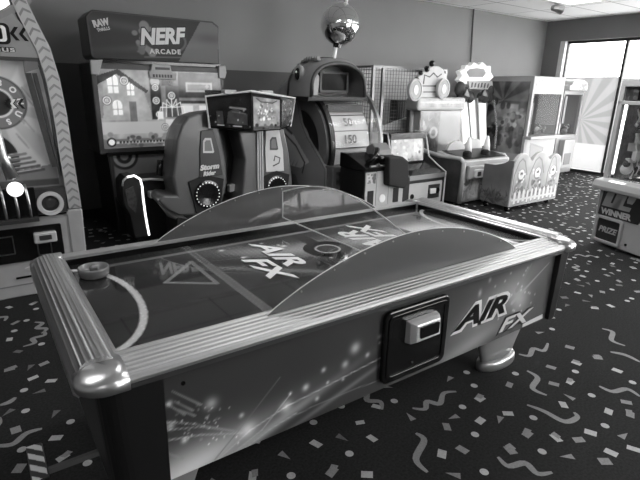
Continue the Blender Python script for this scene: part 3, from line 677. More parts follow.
# ------------------------------------------------------------------ shooting gallery (Nerf)
NY = 5.3
T = thing('shooting_game_cabinet', 'wide shooting game cabinet with a big lit target screen and angled dark header', 'arcade machine', (1.65, 5.6, 0))
P = PY(NY-.05, (84, 9), (215, 27), (215, 65.5), (87, 57.5)); 
hx0, hx1 = 1.03, 2.33; hz0, hz1 = 1.765, 2.19
hp = [(hx0+.02, hz0), (hx1, hz0), (hx1+.01, hz1-.04), (hx1-.06, hz1), (hx0+.05, hz1), (hx0-.01, hz1-.06), (hx0, hz0+.03)]
m_ = M(); m_.prism(hp, 'Y', NY-.05, NY+.35); hdr = m_.build('header_box', DKGREY, T, bevel=.01)
a = Art(hx1-hx0, hz1-hz0, .008, 62); W_ = hx1-hx0; a.poly([(W_-.46, 0), (W_, 0), (W_, .43), (W_-.19, .43)], 112); a.glow(.4, .3, .5, .04, 18, -.1); a.glow(.5, .12, .5, .03, 14, .1); a.glow(1.2, .25, .2, .05, -20)
a.disc(.70, .20, .24, 100, .13); a.disc(.70, .20, .215, 55, .11); a.blobs(26, .015, .05, 105, 135, (.42, .60, .08, .33)); a.disc(.70, .20, .20, 62, .10); a.line(.5, .035, .9, .05, .012, 110)
am = [(.02, .005), (W_-.01, .005), (W_-.005, .37), (W_-.07, .415), (.06, .415), (.005, .36)]
a.mesh((hx0, NY-.052, hz0), (1, 0, 0), (0, 0, 1), am).build('header_print', artmat('matt_printed_art', .6, spec=.2), hdr)
text('NERF', 'lettering', mat('print_black', 12), hdr, (hx0+.46, NY-.054, hz0+.135), (1, 0, .09), (-.09, 0, 1), w=.50, h=.175, shear=.25, bold=.09, ext=.001)
text('NERF', 'lettering', mat('print_pale', 200), hdr, (hx0+.468, NY-.0565, hz0+.143), (1, 0, .09), (-.09, 0, 1), w=.48, h=.155, shear=.25, bold=.045, ext=.001)
text('ARCADE', 'lettering', mat('print_pale', 200), hdr, (hx0+.55, NY-.0565, hz0+.068), (1, 0, .03), (-.03, 0, 1), w=.32, h=.048, bold=.03, ext=.001, spacing=1.25)
text('RAW', 'lettering', mat('print_pale', 200), hdr, (hx0+.055, NY-.0565, hz0+.268), (1, 0, .25), (-.25, 0, 1), w=.15, h=.065, bold=.06, ext=.001)
text('THRILLS', 'lettering', mat('print_pale', 200), hdr, (hx0+.08, NY-.0565, hz0+.235), (1, 0, .25), (-.25, 0, 1), w=.12, h=.028, bold=.03, ext=.001)
# screen housing
sx0, sx1, sz0, sz1 = 1.02, 2.40, .87, 1.735
m_ = M(); m_.prism(rrect(sx0, sx1, sz0-.02, sz1, .02), 'Y', NY, NY+.55); hs = m_.build('screen_housing', DKGREY, T, bevel=.012)
m_ = M(); m_.box(sx0+.03, sx1-.03, NY+.02, NY+.1, 1.73, 1.775); m_.build('header_neck', BLACKG, T)
for x in (sx0, sx1-.07): M().prism([(x, 1.62), (x+.07, 1.62), (x+.09, 1.68), (x+.12 if x < 2 else x+.08, 1.76), (x, 1.75)], 'Y', NY-.03, NY+.02).build('bezel_lug', LIGHT, hs, bevel=.008)
W_, H_ = sx1-sx0-.10, sz1-sz0-.10
a = Art(W_, H_, .008, 120); a.noise(.3, 18); a.rect(0, W_, .0, .30, 140); a.noise(.12, 14)
a.poly([(.02, .28), (.05, .62), (.16, .74), (.42, .60), (.52, .28)], 150)   # villa
for x, z, w_, h_ in ((.09, .54, .10, .13), (.12, .33, .09, .10), (.27, .52, .07, .09)):
    a.rect(x, x+w_, z, z+h_, 225); a.disc(x+w_/2, z+h_, w_/2, 225); a.rect(x+w_/2-.004, x+w_/2+.004, z, z+h_+.03, 130); a.rect(x, x+w_, z+h_*.5, z+h_*.5+.008, 130)
a.rect(.28, .35, .26, .46, 90); a.poly([(.0, .70), (.2, .77), (.48, .57), (.46, .54), (.18, .72), (.0, .62)], 50)
a.rect(.50, .61, .28, .72, 45); a.disc(.555, .66, .05, 150); a.rect(.66, .80, .30, .62, 70); a.rect(.62, .74, .62, .76, 40)
a.rect(.80, W_, .34, .76, 60); a.rect(.88, 1.18, .56, .66, 150); a.rect(.90, 1.16, .58, .64, 110); a.rect(.80, W_, .47, .50, 120); a.rect(.82, 1.22, .22, .44, 175); a.noise(.08, 12)
for x in (.84, 1.02): a.rect(x, x+.11, .28, .42, 205)
a.rect(.64, W_, .17, .28, 190); a.rect(0, .62, .14, .26, 165)
for x, z, r in ((.07, .47, .045), (.25, .66, .045), (.555, .60, .038), (.555, .47, .042), (.575, .33, .038), (.72, .52, .045), (.63, .20, .038), (1.12, .62, .02)):
    a.disc(x, z, r, 60); a.disc(x, z, r*.86, 215); a.disc(x, z, r*.62, 70); a.disc(x, z, r*.42, 225); a.ring(x, z, r*.2, .006, 90)
for k in range(7): an = .4+k*.4; a.path([(.72, .40), (.72+.13*math.cos(an), .36+.13*math.sin(an)), (.72+.17*math.cos(an), .26+.05*math.sin(an))], .009, 215)
a.rect(.56, .62, .28, .36, 215); a.disc(.60, .75, .04, 200)
a.rect(0, W_, 0, .09, 95); a.blobs(40, .01, .035, 60, 150, (0, W_, .0, .14)); a.line(.08, .055, 1.2, .045, .022, 200, .8); a.disc(.075, .06, .045, 20); a.disc(.075, .06, .030, 225)
for k in range(14): a.rect(.15+.034*k, .172+.034*k, .047, .068, 40)
a.mesh((sx0+.05, NY-.004, sz0+.04), (1, 0, 0), (0, 0, 1)).build('screen', SCREEN, hs)
m_ = M(); m_.prism([(1.57, 1.60), (1.84, 1.585), (1.85, 1.66), (1.80, 1.67), (1.79, 1.735), (1.60, 1.74), (1.585, 1.68), (1.56, 1.665)], 'Y', NY-.035, NY-.002); sg = m_.build('sensor_box', LIGHT, hs, bevel=.008)
m_ = M(); [m_.box(1.60+.03*k, 1.62+.03*k, NY-.037, NY-.034, 1.61, 1.64) for k in range(7)]; m_.box(1.63, 1.78, NY-.037, NY-.034, 1.685, 1.71); m_.build('label_print', DKGREY, sg)
# lower cabinet
m_ = M(); m_.prism([(1.13, .0), (2.3, 0), (2.3, .86), (1.10, .86)], 'Y', NY+.03, NY+.75); lc = m_.build('lower_cabinet', BLACK, T)
a = Art(1.14, .44, .008, 128); a.disc(.14, .42, .14, 40); a.disc(.14, .42, .112, 175); a.disc(.14, .42, .078, 40); a.disc(.14, .42, .042, 165); a.noise(.3, 8)
a.line(.25, .10, .75, .30, .012, 70); a.line(.3, .18, .36, .05, .035, 60); a.poly([(.40, .04), (.52, .04), (.55, .17), (.47, .2)], 70); a.poly([(.38, .06), (.44, .06), (.44, .15)], 200); a.line(.0, .06, 1.1, .16, .010, 90); a.rect(0, .03, 0, .44, 60)
a.mesh((1.12, NY+.028, .40), (1, 0, 0), (0, 0, 1)).build('cabinet_print', ART, lc)
m_ = M(); m_.box(1.08, 2.34, NY-.02, NY+.06, .835, .868); m_.build('ledge', BLACKG, T)
m_ = M(); band(m_, [(1.13, .02), (1.14, .16), (1.12, .40), (1.30, .455), (1.6, .44)], .012, 'Y', NY+.018, NY+.03); m_.build('edge_bead', DKGREY, lc)

# ------------------------------------------------------------------ twin racing seats game with display
SY = 4.45
POD = mat('seat_shell_grey', 84, .35, noise=.12, nscale=4, coat=.2); PODL = mat('seat_shell_light', 120, .35)
def seatlogo(par, q0, m, v, dark):
    text('Storm', 'lettering', m, par, q0[:3], (1, 0, .08), (0, 0, 1), w=q0[3], h=q0[4], shear=.2, bold=.05, ext=.001)
T = RG = thing('motion_racing_game', 'grey two-seat racing game with round rear speakers, glowing console edge and raised three-sided display', 'racing game', (1.9, 4.6, 0))
def pod(outline_px, back_px, hole_px, speaker_px, label, pale):
    o2 = PY(SY, *outline_px); xs = [p[0] for p in o2]
    T = RG
    cxm = (min(xs)+max(xs))/2; zz = [p[1] for p in o2]
    m_ = M(); n = len(o2); rings = []
    for y, s in ((.04, .90), (0., .985), (.10, 1.0), (.28, .97), (.42, .86)):
        rings.append([(cxm+(p[0]-cxm)*s, SY+y, .3+(p[1]-.3)*(1-(1-s)*.5)) for p in o2])
    m_.loft(rings[1:]); sh = m_.build('seat_shell', POD, T, bevel=.02, seg=3, ang=35)
    b2 = PY(SY-.012, *back_px); m_ = M(); m_.prism(b2, 'Y', SY-.014, SY+.01); bk = m_.build('rear_panel', PALE if pale else BLACK, T, bevel=.004)
    cx_, cz_ = sum(p[0] for p in b2)/len(b2), sum(p[1] for p in b2)/len(b2)
    h2 = PY(SY-.015, *hole_px); hc = Vector((sum(p[0] for p in h2)/len(h2), sum(p[1] for p in h2)/len(h2)))
    inn = [tuple(hc+(Vector(p)-hc)*.72) for p in h2]; m_ = M(); frame(m_, h2, inn, 'Y', SY-.019, SY-.013); m_.build('headrest_rim', DKGREY if pale else PALE, bk)
    m_ = M(); m_.prism(inn, 'Y', SY-.016, SY-.013); m_.build('headrest_vent', MID, bk)
    s2 = PY(SY, *speaker_px); sc, sr = s2[0], abs(s2[1][0]-s2[0][0])
    m_ = M(); m_.prism([(sc[0]-sr*1.35, sc[1]+sr*1.0), (sc[0], sc[1]+sr*1.42), (sc[0]+sr*1.3, sc[1]+sr*1.0), (sc[0]+sr*.9, sc[1]-sr*1.3), (sc[0]-sr*.9, sc[1]-sr*1.3)], 'Y', SY-.016, SY+.01); m_.build('speaker_mount', BLACKM, T, bevel=.004)
    spk = M().lathe([(sr, 0), (sr, .008), (sr*.8, .012), (sr*.3, .004), (.002, .004)], (sc[0], SY-.016, sc[1]), 'Y', 32).build('speaker', BLACKG, T)
    for k in range(22): an = 2*PI*k/22; M().sphere((sc[0]+sr*.86*math.cos(an), SY-.03, sc[1]+sr*.86*math.sin(an)), .0065, 6).build('bulb', LAMPS, spk)
    m_ = M(); z0 = min(zz); m_.box(cxm-.17, cxm+.17, SY+.05, SY+.4, 0, z0+.06); m_.build('seat_base', BLACK, T, bevel=.01)
    return T, bk
T1, bk = pod([(181.7,125),(188,116),(200,112),(214,110),(221,132),(226,157),(228,182),(222,204),(214,214),(180,216),(167,210),(158,201),(163,195),(177,196),(173,177),(175,160),(177,140)],
    [(201,131),(213,129),(219,150),(223,175),(200,177),(200,150)], [(203,141),(205,138),(211,138),(214,152),(213,153),(203,153)], [(207,194),(220,194)],
    'grey racing game seat shell with black rear panel in front of the shooting game', False)
p0 = PY(SY-.016, (200, 171), (219, 160))
text('Storm', 'lettering', PALE, bk, (p0[0][0], SY-.018, p0[0][1]), (1, 0, .06), (0, 0, 1), w=p0[1][0]-p0[0][0], h=.055, shear=.2, bold=.06, ext=.001); text('Rider', 'lettering', PALE, bk, (p0[0][0]+.03, SY-.018, p0[0][1]-.055), (1, 0, .06), (0, 0, 1), w=.13, h=.045, shear=.2, bold=.06, ext=.001)
T2, bk = pod([(262,140),(266,127),(284,127),(289,150),(293,180),(291,206),(262,206),(262,170)],
    [(266,129),(279,129),(283,150),(284,171),(266,172),(265,150)], [(270,140),(272,137),(276,137),(278,149),(277,150),(270,150)], [(276,187),(286,187)],
    'racing game seat shell with white rear panel right of the display column', True)
m_ = M(); band(m_, [PY(SY-.016, q)[0] for q in ((273,166),(279,163),(280,158),(275,156),(274,161))], .012, 'Y', SY-.018, SY-.0145); m_.build('emblem', DKGREY, bk)
# display column and topper
CY = 4.25
T = RG
o2 = PY(CY+.1, (238,131),(262,131),(263,206),(241,206),(243,185),(245,160)); m_ = M(); m_.prism(o2, 'Y', CY+.1, CY+.5); m_.build('column', POD, T, bevel=.02, seg=3)
o2 = PY(CY+.08, (257,131),(264,131),(264,206),(257,206)); m_ = M(); x0, x1 = o2[0][0], o2[1][0]; z0, z1 = .35, 1.14
for k in range(3): m_.box(x0+k*(x1-x0)/3, x0+(k+.6)*(x1-x0)/3, CY+.08, CY+.1, z0, z1)
m_.build('column_ribs', LIGHT, T)
o2 = PY(CY+.1, (222,131),(240,131),(245,160),(241,186),(236,192),(226,190),(224,150)); m_ = M(); m_.prism(o2, 'Y', CY+.35, CY+.45); m_.build('column_side', BLACK, T, bevel=.01)
M().box(1.95, 2.35, CY+.12, CY+.6, 0, .40).build('column_base', BLACK, T)
cm_p = PY(CY+.3, (229,192),(240,189),(240,183),(229,185)); m_ = M(); m_.prism(cm_p, 'Y', CY+.28, CY+.34); m_.build('coin_mech', mat('cast_white_metal', 225, .25, .3), T, bevel=.004)
# faceted head: five-sided plan
TP = [(1.79, 4.37, 1.44), (2.14, 4.15, 1.495), (2.50, 4.23, 1.455), (2.80, 4.45, 1.43), (2.6, 4.78, 1.50), (1.95, 4.78, 1.50)]
BP = [(1.82, 4.38, 1.165), (2.16, 4.19, 1.135), (2.52, 4.27, 1.135), (2.74, 4.44, 1.15), (2.55, 4.70, 1.15), (1.98, 4.70, 1.15)]
m_ = M(); m_.loft([BP, TP]); hd = m_.build('screen_head', BLACKG, T, bevel=.006)
m_ = M(); m_.tube([BP[0]]+[(x, y, z+.008) for x, y, z in TP[:4]]+[BP[3]], .010, 8); m_.build('rim_trim', PALE, hd)
for (x, y, z) in ((1.98, 4.24, 1.475), (2.34, 4.20, 1.475)): M().prism(rrect(x-.06, x+.06, z, z+.035, .012), 'Y', y, y+.08).build('top_clip', LIGHT, hd, bevel=.004)
def lerp3(p, q, t): return tuple(np.array(p)*(1-t)+np.array(q)*t)
def facet(i, f0, f1, art, nm, mt, g0=.07, g1=.92):
    b0, b1 = lerp3(BP[i], BP[i+1], f0), lerp3(BP[i], BP[i+1], f1); t0, t1 = lerp3(TP[i], TP[i+1], f0), lerp3(TP[i], TP[i+1], f1)
    return art.quad(lerp3(b0, t0, g0), lerp3(b1, t1, g0), lerp3(b0, t0, g1), lerp3(b1, t1, g1), .006).build(nm, mt, hd)
a = Art(.385, .28, .006, 24); a.rect(.07, .13, .03, .16, 58); a.poly([(.16, .04), (.36, .03), (.36, .12), (.24, .18), (.18, .15)], 55); a.line(.20, .19, .34, .17, .016, 110); a.line(.22, .15, .34, .13, .008, 90); a.line(.07, .02, .13, .02, .008, 190); a.line(.22, .018, .30, .018, .008, 170); a.noise(.06, 8); a.blobs(10, .004, .008, 90, 170)
facet(0, .03, .97, a, 'side_screen', DIMSCREEN)
a = Art(.28, .26, .006, 120); a.noise(.05, 22); a.rect(.0, .28, 0, .03, 60); a.blobs(12, .010, .018, 30, 90, (.02, .26, .01, .06)); a.blobs(24, .005, .015, 170, 205, (.05, .23, .08, .22)); a.blobs(18, .005, .012, 70, 110, (.05, .23, .08, .22)); a.path([(.03, .25), (.08, .225), (.2, .225), (.25, .25)], .008, 40)
facet(1, .05, .95, a, 'centre_screen', SCREEN, .04, .9)
a = Art(.20, .26, .006, 45); a.noise(.05, 25); a.blobs(24, .006, .018, 50, 130)
facet(2, .05, .95, a, 'side_screen', DIMSCREEN)
# near-left lit handlebar fin
T = RG
fy = 4.68
o2 = PY(fy, (122,190),(122,182),(126,177),(134,175),(141,179),(143,195),(146,220),(149,236),(135,238),(130,215),(124,205)); m_ = M(); m_.prism(o2, 'Y', fy, fy+.25); fn = m_.build('console_fin', BLACK, T, bevel=.01)
p2 = PY(fy, (122,186),(123,181),(127,177),(134,175.5),(140,179),(142,186),(143,198),(145,213),(147,225),(149,235)); m_ = M(); m_.tube([(x, fy-.006, z) for x, z in p2[2:]], .010, 8); m_.build('lit_edge_strip', LED, fn, smooth=True)
m_ = M(); m_.tube([(x, fy-.004, z) for x, z in p2[:3]], .009, 8); m_.build('edge_strip', LIGHT, fn, smooth=True)
o2 = PY(fy, (125,190),(133,186),(137,200),(136,213),(128,205)); m_ = M(); m_.prism(o2, 'Y', fy-.006, fy+.002); m_.build('side_print', mat('side_print_grey', 55, .5, noise=.6, nscale=30), fn)
m_ = M(); m_.box(1.20, 1.95, fy+.25, fy+.6, 0, .64); m_.build('console_body', BLACK, T, bevel=.015)
m_ = M(); p2 = PY(fy+.22, (142,180),(150,179),(165,180),(180,178)); m_.tube([(x, fy+.22, z) for x, z in p2], .012, 8); m_.build('body_trim', PALE, T)
q = PY(fy+.2, (149,198),(164,190)); m_ = M(); m_.prism(rrect(q[0][0], q[1][0], q[0][1], q[1][1], .012), 'Y', fy+.16, fy+.25); cm = m_.build('coin_mech', mat('cast_white_metal', 225, .25, .3), T, bevel=.006, label='pale cast coin entry housing')
m_ = M(); [m_.prism(rrect(q[0][0]+.03+.08*k, q[0][0]+.055+.08*k, q[0][1]+.03, q[0][1]+.06, .004), 'Y', fy+.155, fy+.161) for k in range(2)]; m_.build('coin_slot', BLACKG, cm)
# handlebars
q = PY(4.9, (160,172),(168,160),(176,150)); m_ = M(); m_.tube([(x, 4.9, z) for x, z in q], [.03, .055, .05], 12); m_.tube([(q[0][0]-.02, 4.86, q[0][1]-.03), (q[0][0]+.01, 4.88, q[0][1]+.12)], .035, 12); m_.tube([(q[0][0], 4.88, q[0][1]+.02), (q[0][0]+.1, 4.86, q[0][1]-.05)], .03, 12); m_.build('handlebar', BLACKG, T, smooth=True)
m_ = M(); q = PY(4.55, (162,200),(172,212),(186,218)); m_.tube([(x, 4.55, z) for x, z in q], [.05, .06, .05], 12); m_.build('footrest', MID, T, smooth=True)

# ------------------------------------------------------------------ sea creature drum game
T = thing('creature_drum_game', 'big wheel drum game shaped like an open mouthed creature head with a number drum', 'arcade machine', (3.6, 5.0, 0))
SKIN = mat('creature_skin', 140, .45, noise=.08, nscale=5); SKIND = mat('creature_skin_dark', 118, .45, noise=.12, nscale=5); SKINL = mat('creature_skin_pale', 150, .5, noise=.1)
DX0, DX1 = 3.28, 3.98; DYc, DZc, DR = 5.08, .88, .58
# side panels (lower body), silhouette in the YZ plane
m_ = M(); sp = [(4.46, .20), (4.47, .66), (4.60, .78), (4.85, .98), (5.0, 1.15), (5.1, 1.45), (5.75, 1.42), (5.85, 1.0), (5.85, .0), (4.55, .0)]
m_.prism(sp, 'X', DX0-.05, DX0+.0); m_.prism(sp, 'X', DX1-.02, DX1+.03); sd = m_.build('side_panel', SKIND, T, bevel=.008)
m_ = M(); m_.box(DX0, DX1, 5.6, 5.85, 0, 1.45); m_.box(DX0, DX1, 4.62, 5.6, 0, .28); m_.build('core', BLACK, T)
# painted creature on the left side
a = Art(1.35, 1.42, .012, 145); a.noise(.3, 7)
def S(y, z): return (5.84-y, z-.02)
a.poly([S(5.5, 1.1), S(5.15, .98), S(4.8, .70), S(5.0, .60), S(5.5, .60)], 215); a.poly([S(5.5, .55), S(5.1, .50), S(4.95, .25), S(5.4, .2)], 105); a.path([S(5.8, 1.3), S(5.5, 1.12), S(5.2, 1.0)], .03, 50); a.path([S(5.6, 1.15), S(5.4, 1.0), S(5.1, .86), S(4.9, .68), S(4.95, .55)], .02, 35)
a.path([S(5.5, .60), S(5.2, .52), S(5.15, .35), S(5.05, .2)], .02, 40); a.disc(*S(5.25, .8), .08, 215); a.disc(*S(5.3, .42), .07, 200, a=.7); a.blobs(14, .015, .04, 45, 130, (.7, 1.0, .1, .25))
for k in range(6): a.line(*S(5.5-.08*k, .62), *S(5.45-.08*k, .68), .02, 165, w1=.002)
def msk(P): return [S(*p) for p in P]
a.mesh((DX0-.053, 5.84, .02), (0, -1, 0), (0, 0, 1), msk([(p[0]+.012 if p[0] < 4.9 else p[0], p[1]) for p in sp])).build('side_print', ART, T)
# front box (seat / mechanism)
q = PY(4.36, (333, 169), (361, 169), (361, 204), (333, 200))
m_ = M(); m_.prism([(3.24, .22), (3.68, .22), (3.66, .67), (3.25, .70)], 'Y', 4.36, 4.75); fb = m_.build('front_box', mat('front_box_grey', 95, .4, noise=.1, nscale=6), T, bevel=.012)
a = Art(.10, .36, .008, 70); a.noise(.06, 40); a.mesh((3.30, 4.357, .28), (1, 0, 0), (0, 0, 1)).build('front_print', ART, fb)
M().box(3.3, 3.95, 4.5, 4.7, 0, .24).build('plinth', BLACK, T)
# drum with cards
m_ = M(); m_.lathe([(.05, 0), (DR, 0), (DR, .02), (DR-.05, .03), (DR-.05, .04)], (DX0+.04, DYc, DZc), 'X', 48)
drum = M(); K = 18; prof = []
drum.lathe([(.01, 0), (DR-.02, 0), (DR-.02, -.56), (.01, -.56)], (DX0+.07, DYc, DZc), 'X', K); dr = drum.build('drum', mat('drum_card', 205, .5, noise=.04), T)
m_ = M()
for k in range(K): an = 2*PI*k/K; m_.tube([(DX0+.07, DYc+(DR-.015)*math.cos(an), DZc+(DR-.015)*math.sin(an)), (DX0+.63, DYc+(DR-.015)*math.cos(an), DZc+(DR-.015)*math.sin(an))], .006 if k % 2 else .004, 5)
m_.build('drum_dividers', DKGREY, dr)
NUM = mat('number_grey', 110, .5)
for s, an, dx in (('50', 150, .03), ('150', 130, .05), ('150', 170, .03), ('50', 190, .0), ('100', 110, .02)):
    r = math.radians(an); y, z = DYc+(DR+.002)*math.cos(r), DZc+(DR+.002)*math.sin(r)
    text(s, 'number', NUM, dr, (DX0+.33+dx*0, y, z), (1, 0, 0), (0, math.sin(r), -math.cos(r)), h=.10, bold=.02, ext=.001, centre=True)
# side rings of the drum
for x0, x1, R0 in ((DX0+.01, DX0+.07, DR+.05), (DX1-.06, DX1-.02, DR+.17)):
    m_ = M(); aa = [math.radians(t) for t in range(60, 215, 5)]
    o_ = [(DYc+R0*math.cos(t), DZc+R0*math.sin(t)) for t in aa]; i_ = [(DYc+(R0-.045)*math.cos(t), DZc+(R0-.045)*math.sin(t)) for t in aa]
    for j in range(len(aa)-1): m_.prism([o_[j], o_[j+1], i_[j+1], i_[j]], 'X', x0, x1)
    m_.build('drum_rim', BLACK if R0 < .7 else STEEL, T)
m_ = M(); aa = [math.radians(t) for t in range(75, 205, 5)]
for R0, R1, mi in ((DR-.0, DR-.16, 0), (DR-.17, DR-.33, 1)):
    for j in range(len(aa)-1): m_.prism([(DYc+R0*math.cos(aa[j]), DZc+R0*math.sin(aa[j])), (DYc+R0*math.cos(aa[j+1]), DZc+R0*math.sin(aa[j+1])), (DYc+R1*math.cos(aa[j+1]), DZc+R1*math.sin(aa[j+1])), (DYc+R1*math.cos(aa[j]), DZc+R1*math.sin(aa[j]))], 'X', DX0-.02, DX0+.02, mi)
m_.build('drum_side_ring', [MID, BLACK], T)
# clear cover loft between the two rims
m_ = M(); aa = [math.radians(t) for t in range(70, 205, 6)]
m_.loft([[(DX0+.03, DYc+(DR+.05)*math.cos(t), DZc+(DR+.05)*math.sin(t)) for t in aa], [(DX1-.03, DYc+(DR+.165)*math.cos(t), DZc+(DR+.165)*math.sin(t)) for t in aa]], closed=False, caps=False)
m_.build('drum_cover', clear('drum_cover_acrylic', .93, .0, .05, fm=.3), T, smooth=True)
m_ = M(); m_.box(DX0+.10, DX0+.62, 4.66, 4.7, 1.28, 1.36); m_.build('drum_pointer', DKGREY, T)
# head: hood lofted front to back
def archring(y, xc, w, z0, h, n=20, bulge=1.):
    return [(xc-w*math.cos(PI*k/n), y, z0+h*math.sin(PI*k/n)**.55) for k in range(n+1)]
secs = [(4.58, 3.47, .40, 1.45, .38), (4.64, 3.47, .415, 1.45, .41), (4.80, 3.47, .42, 1.45, .42), (4.92, 3.47, .415, 1.44, .40), (5.05, 3.47, .41, 1.44, .34), (5.20, 3.47, .40, 1.43, .25), (5.34, 3.47, .38, 1.42, .13), (5.44, 3.47, .34, 1.41, .03)]
rings = [archring(*s) for s in secs]; inner = [archring(s[0], s[1], s[2]-.045, s[3], s[4]-.045) for s in secs[:4]]
m_ = M(); n = len(rings[0]); m_.loft(rings, closed=False, caps=False); hood = m_.build('head', SKIN, T, smooth=True)
m_ = M(); m_.loft([inner[0], rings[0]], closed=False, caps=False); m_.build('lip', BLACK, T)
m_ = M(); m_.tube([((a_[0]+b_[0])/2, 4.58, (a_[2]+b_[2])/2) for a_, b_ in zip(rings[0], inner[0])], .024, 8); m_.build('mouth_rim', DKGREY, T, smooth=True)
m_ = M(); m_.loft([[(p[0], p[1]+.0, p[2]) for p in r] for r in inner], closed=False, caps=False); m_.build('mouth_lining', SKIND, T, smooth=True)
m_ = M(); m_.box(3.06, 3.92, 4.60, 5.38, 1.40, 1.455); m_.build('jaw_plate', BLACK, T, bevel=.01)
m_ = M(); m_.box(3.12, 3.82, 4.88, 4.91, 1.45, 1.80); m_.build('mouth_back', SKINL, hood)
m_ = M(); m_.prism([(3.15, 1.46), (3.30, 1.46), (3.33, 1.66), (3.24, 1.74)], 'Y', 4.76, 4.87); m_.build('mouth_cheek', LIGHT, hood)
m_ = M(); m_.prism(rrect(3.34, 3.72, 1.51, 1.71, .02), 'Y', 4.76, 4.82); sc_ = m_.build('mouth_screen', BLACKG, T)
m_ = M(); frame(m_, rrect(3.325, 3.735, 1.495, 1.725, .02), rrect(3.35, 3.71, 1.52, 1.70, .01), 'Y', 4.75, 4.78); m_.build('screen_bezel', DKGREY, sc_)
# stripe around head, brow ridge, eye, crest
m_ = M(); s = secs[2]; rr = [(s[1]-(s[2]+.004)*math.cos(PI*k/20), s[0], s[3]+(s[4]+.004)*math.sin(PI*k/20)**.55) for k in range(12)]; m_.tube([(p[0]-.0, p[1]+.20*(1-k/11.), p[2]) for k, p in enumerate(rr)], .012, 6); m_.build('head_seam', DKGREY, hood, smooth=True)
ex, ey, ez = 3.055, 4.80, 1.685
m_ = M(); m_.sphere((ex+.02, ey, ez), .10, 20, sc=(.5, 1, 1)); eye = m_.build('eye', SKINL, hood, smooth=True)
m_ = M(); m_.sphere((ex-.012, ey-.02, ez), .06, 16, sc=(.5, .8, 1.1)); m_.build('pupil', BLACKG, eye, smooth=True)
m_ = M(); m_.sphere((ex-.038, ey-.03, ez+.02), .014, 8); m_.build('pupil_glint', WHITE, eye)
m_ = M()
for k in range(7):
    y = 4.66+.05*k; z = 1.855-.5*max(0, y-4.85)**1.2; m_.prism([(y-.025, z-.03), (y+.025, z-.03), (y-.01, z+.03)], 'X', 3.20, 3.25)
m_.build('crest', SKIND, hood, bevel=.008)
# mirror globe on a rod over the head
T = thing('mirror_globe', 'round mirror globe on a slanted white rod above the creature head', 'mirror ball', (3.60, 4.9, ZC))
g0 = ony(334, 58, 5.0); g1 = ony(336.5, 42, 5.0); gc = ony(340.2, 24.5, 5.0); g2 = ony(346, 4, 5.0); gt = g2+(g2-g1)*((ZC-g2[2])/(g2[2]-g1[2]))
M().sphere(tuple(gc), .232, 40).build('globe', mat('mirror_silver', 235, .03, 1.), T, smooth=True)
m_ = M(); m_.lathe([(.05, -.26), (.055, -.215), (.08, -.205), (.07, -.19)], tuple(gc+np.array([-.03, 0, 0])), 'Z', 16); m_.build('lower_collar', BLACKG, T)
M().tube([tuple(g0), tuple(g1)], .024, 10).build('lower_rod', WHITE, T); M().tube([tuple(gc+(g2-gc)*.85), tuple(gt)], .018, 10).build('upper_rod', WHITE, T)
m_ = M(); m_.sphere(tuple(gc+(g2-gc)*.93), .038, 12); m_.build('upper_collar', WHITE, T, smooth=True)

# ------------------------------------------------------------------ wire cage basketball-type game
T = thing('wire_cage_game', 'tall wire mesh cage game against the grey wall behind the low ticket kiosks', 'arcade machine', (5.55, 5.75, 0))
CX0, CX1, CY0, CY1 = 4.72, 6.20, 5.45, 6.10; ct = 1.86
GP = mat('cage_post', 135, .35, .4)
m_ = M()
for x, y in ((CX0, CY0), (CX0+.18, CY0-.0), (CX1, CY0), (CX0, CY1-.02), (CX1, CY1-.02)): m_.box(x-.02, x+.02, y-.02, y+.02, .0, ct)
for y in (CY0, CY1-.02): m_.box(CX0, CX1, y-.018, y+.018, ct-.03, ct)
m_.box(CX0-.018, CX0+.018, CY0, CY1, ct-.03, ct); m_.box(CX1-.018, CX1+.018, CY0, CY1, ct-.03, ct); m_.build('cage_frame', GP, T)
m_ = M()
for k in range(int((CX1-CX0)/.055)): x = CX0+.05+k*.055; m_.box(x-.002, x+.002, CY0-.002, CY0+.002, .95, ct-.02)
for k in range(18): z = .95+k*.05; m_.box(CX0, CX1, CY0-.002, CY0+.002, z-.002, z+.002)
for k in range(11): y = CY0+.04+k*.055; m_.box(CX0-.003, CX0+.003, y-.003, y+.003, .95, ct-.02)
for k in range(18): z = .95+k*.05; m_.box(CX0-.003, CX0+.003, CY0, CY1, z-.003, z+.003)
m_.build('wire_mesh', mat('wire_grey', 95, .4, .5), T)
M().box(CX0, CX1, CY1-.06, CY1-.03, .8, 1.82).build('back_board', mat('cage_back', 195, .5, noise=.05), T)
M().box(CX0-.02, CX1+.02, CY0-.015, CY1, 0, .93).build('lower_body', LIGHT, T, bevel=.01)
m_ = M(); x0 = 5.62
m_.box(x0, x0+.42, CY1-.22, CY1-.065, 1.02, 1.38); nb = m_.build('target_board', BLACK, T)
m_ = M(); [m_.box(x0+.03+.05*k, x0+.045+.05*k, CY1-.225, CY1-.219, 1.06+.02*(k % 3), 1.36) for k in range(8)]; m_.build('target_slats', MID, nb)
m_ = M(); m_.prism([(4.80, .95), (6.1, 1.25), (6.1, 1.05), (5.4, .95)], 'Y', 5.6, 5.64); m_.build('ball_ramp', PALE, T)

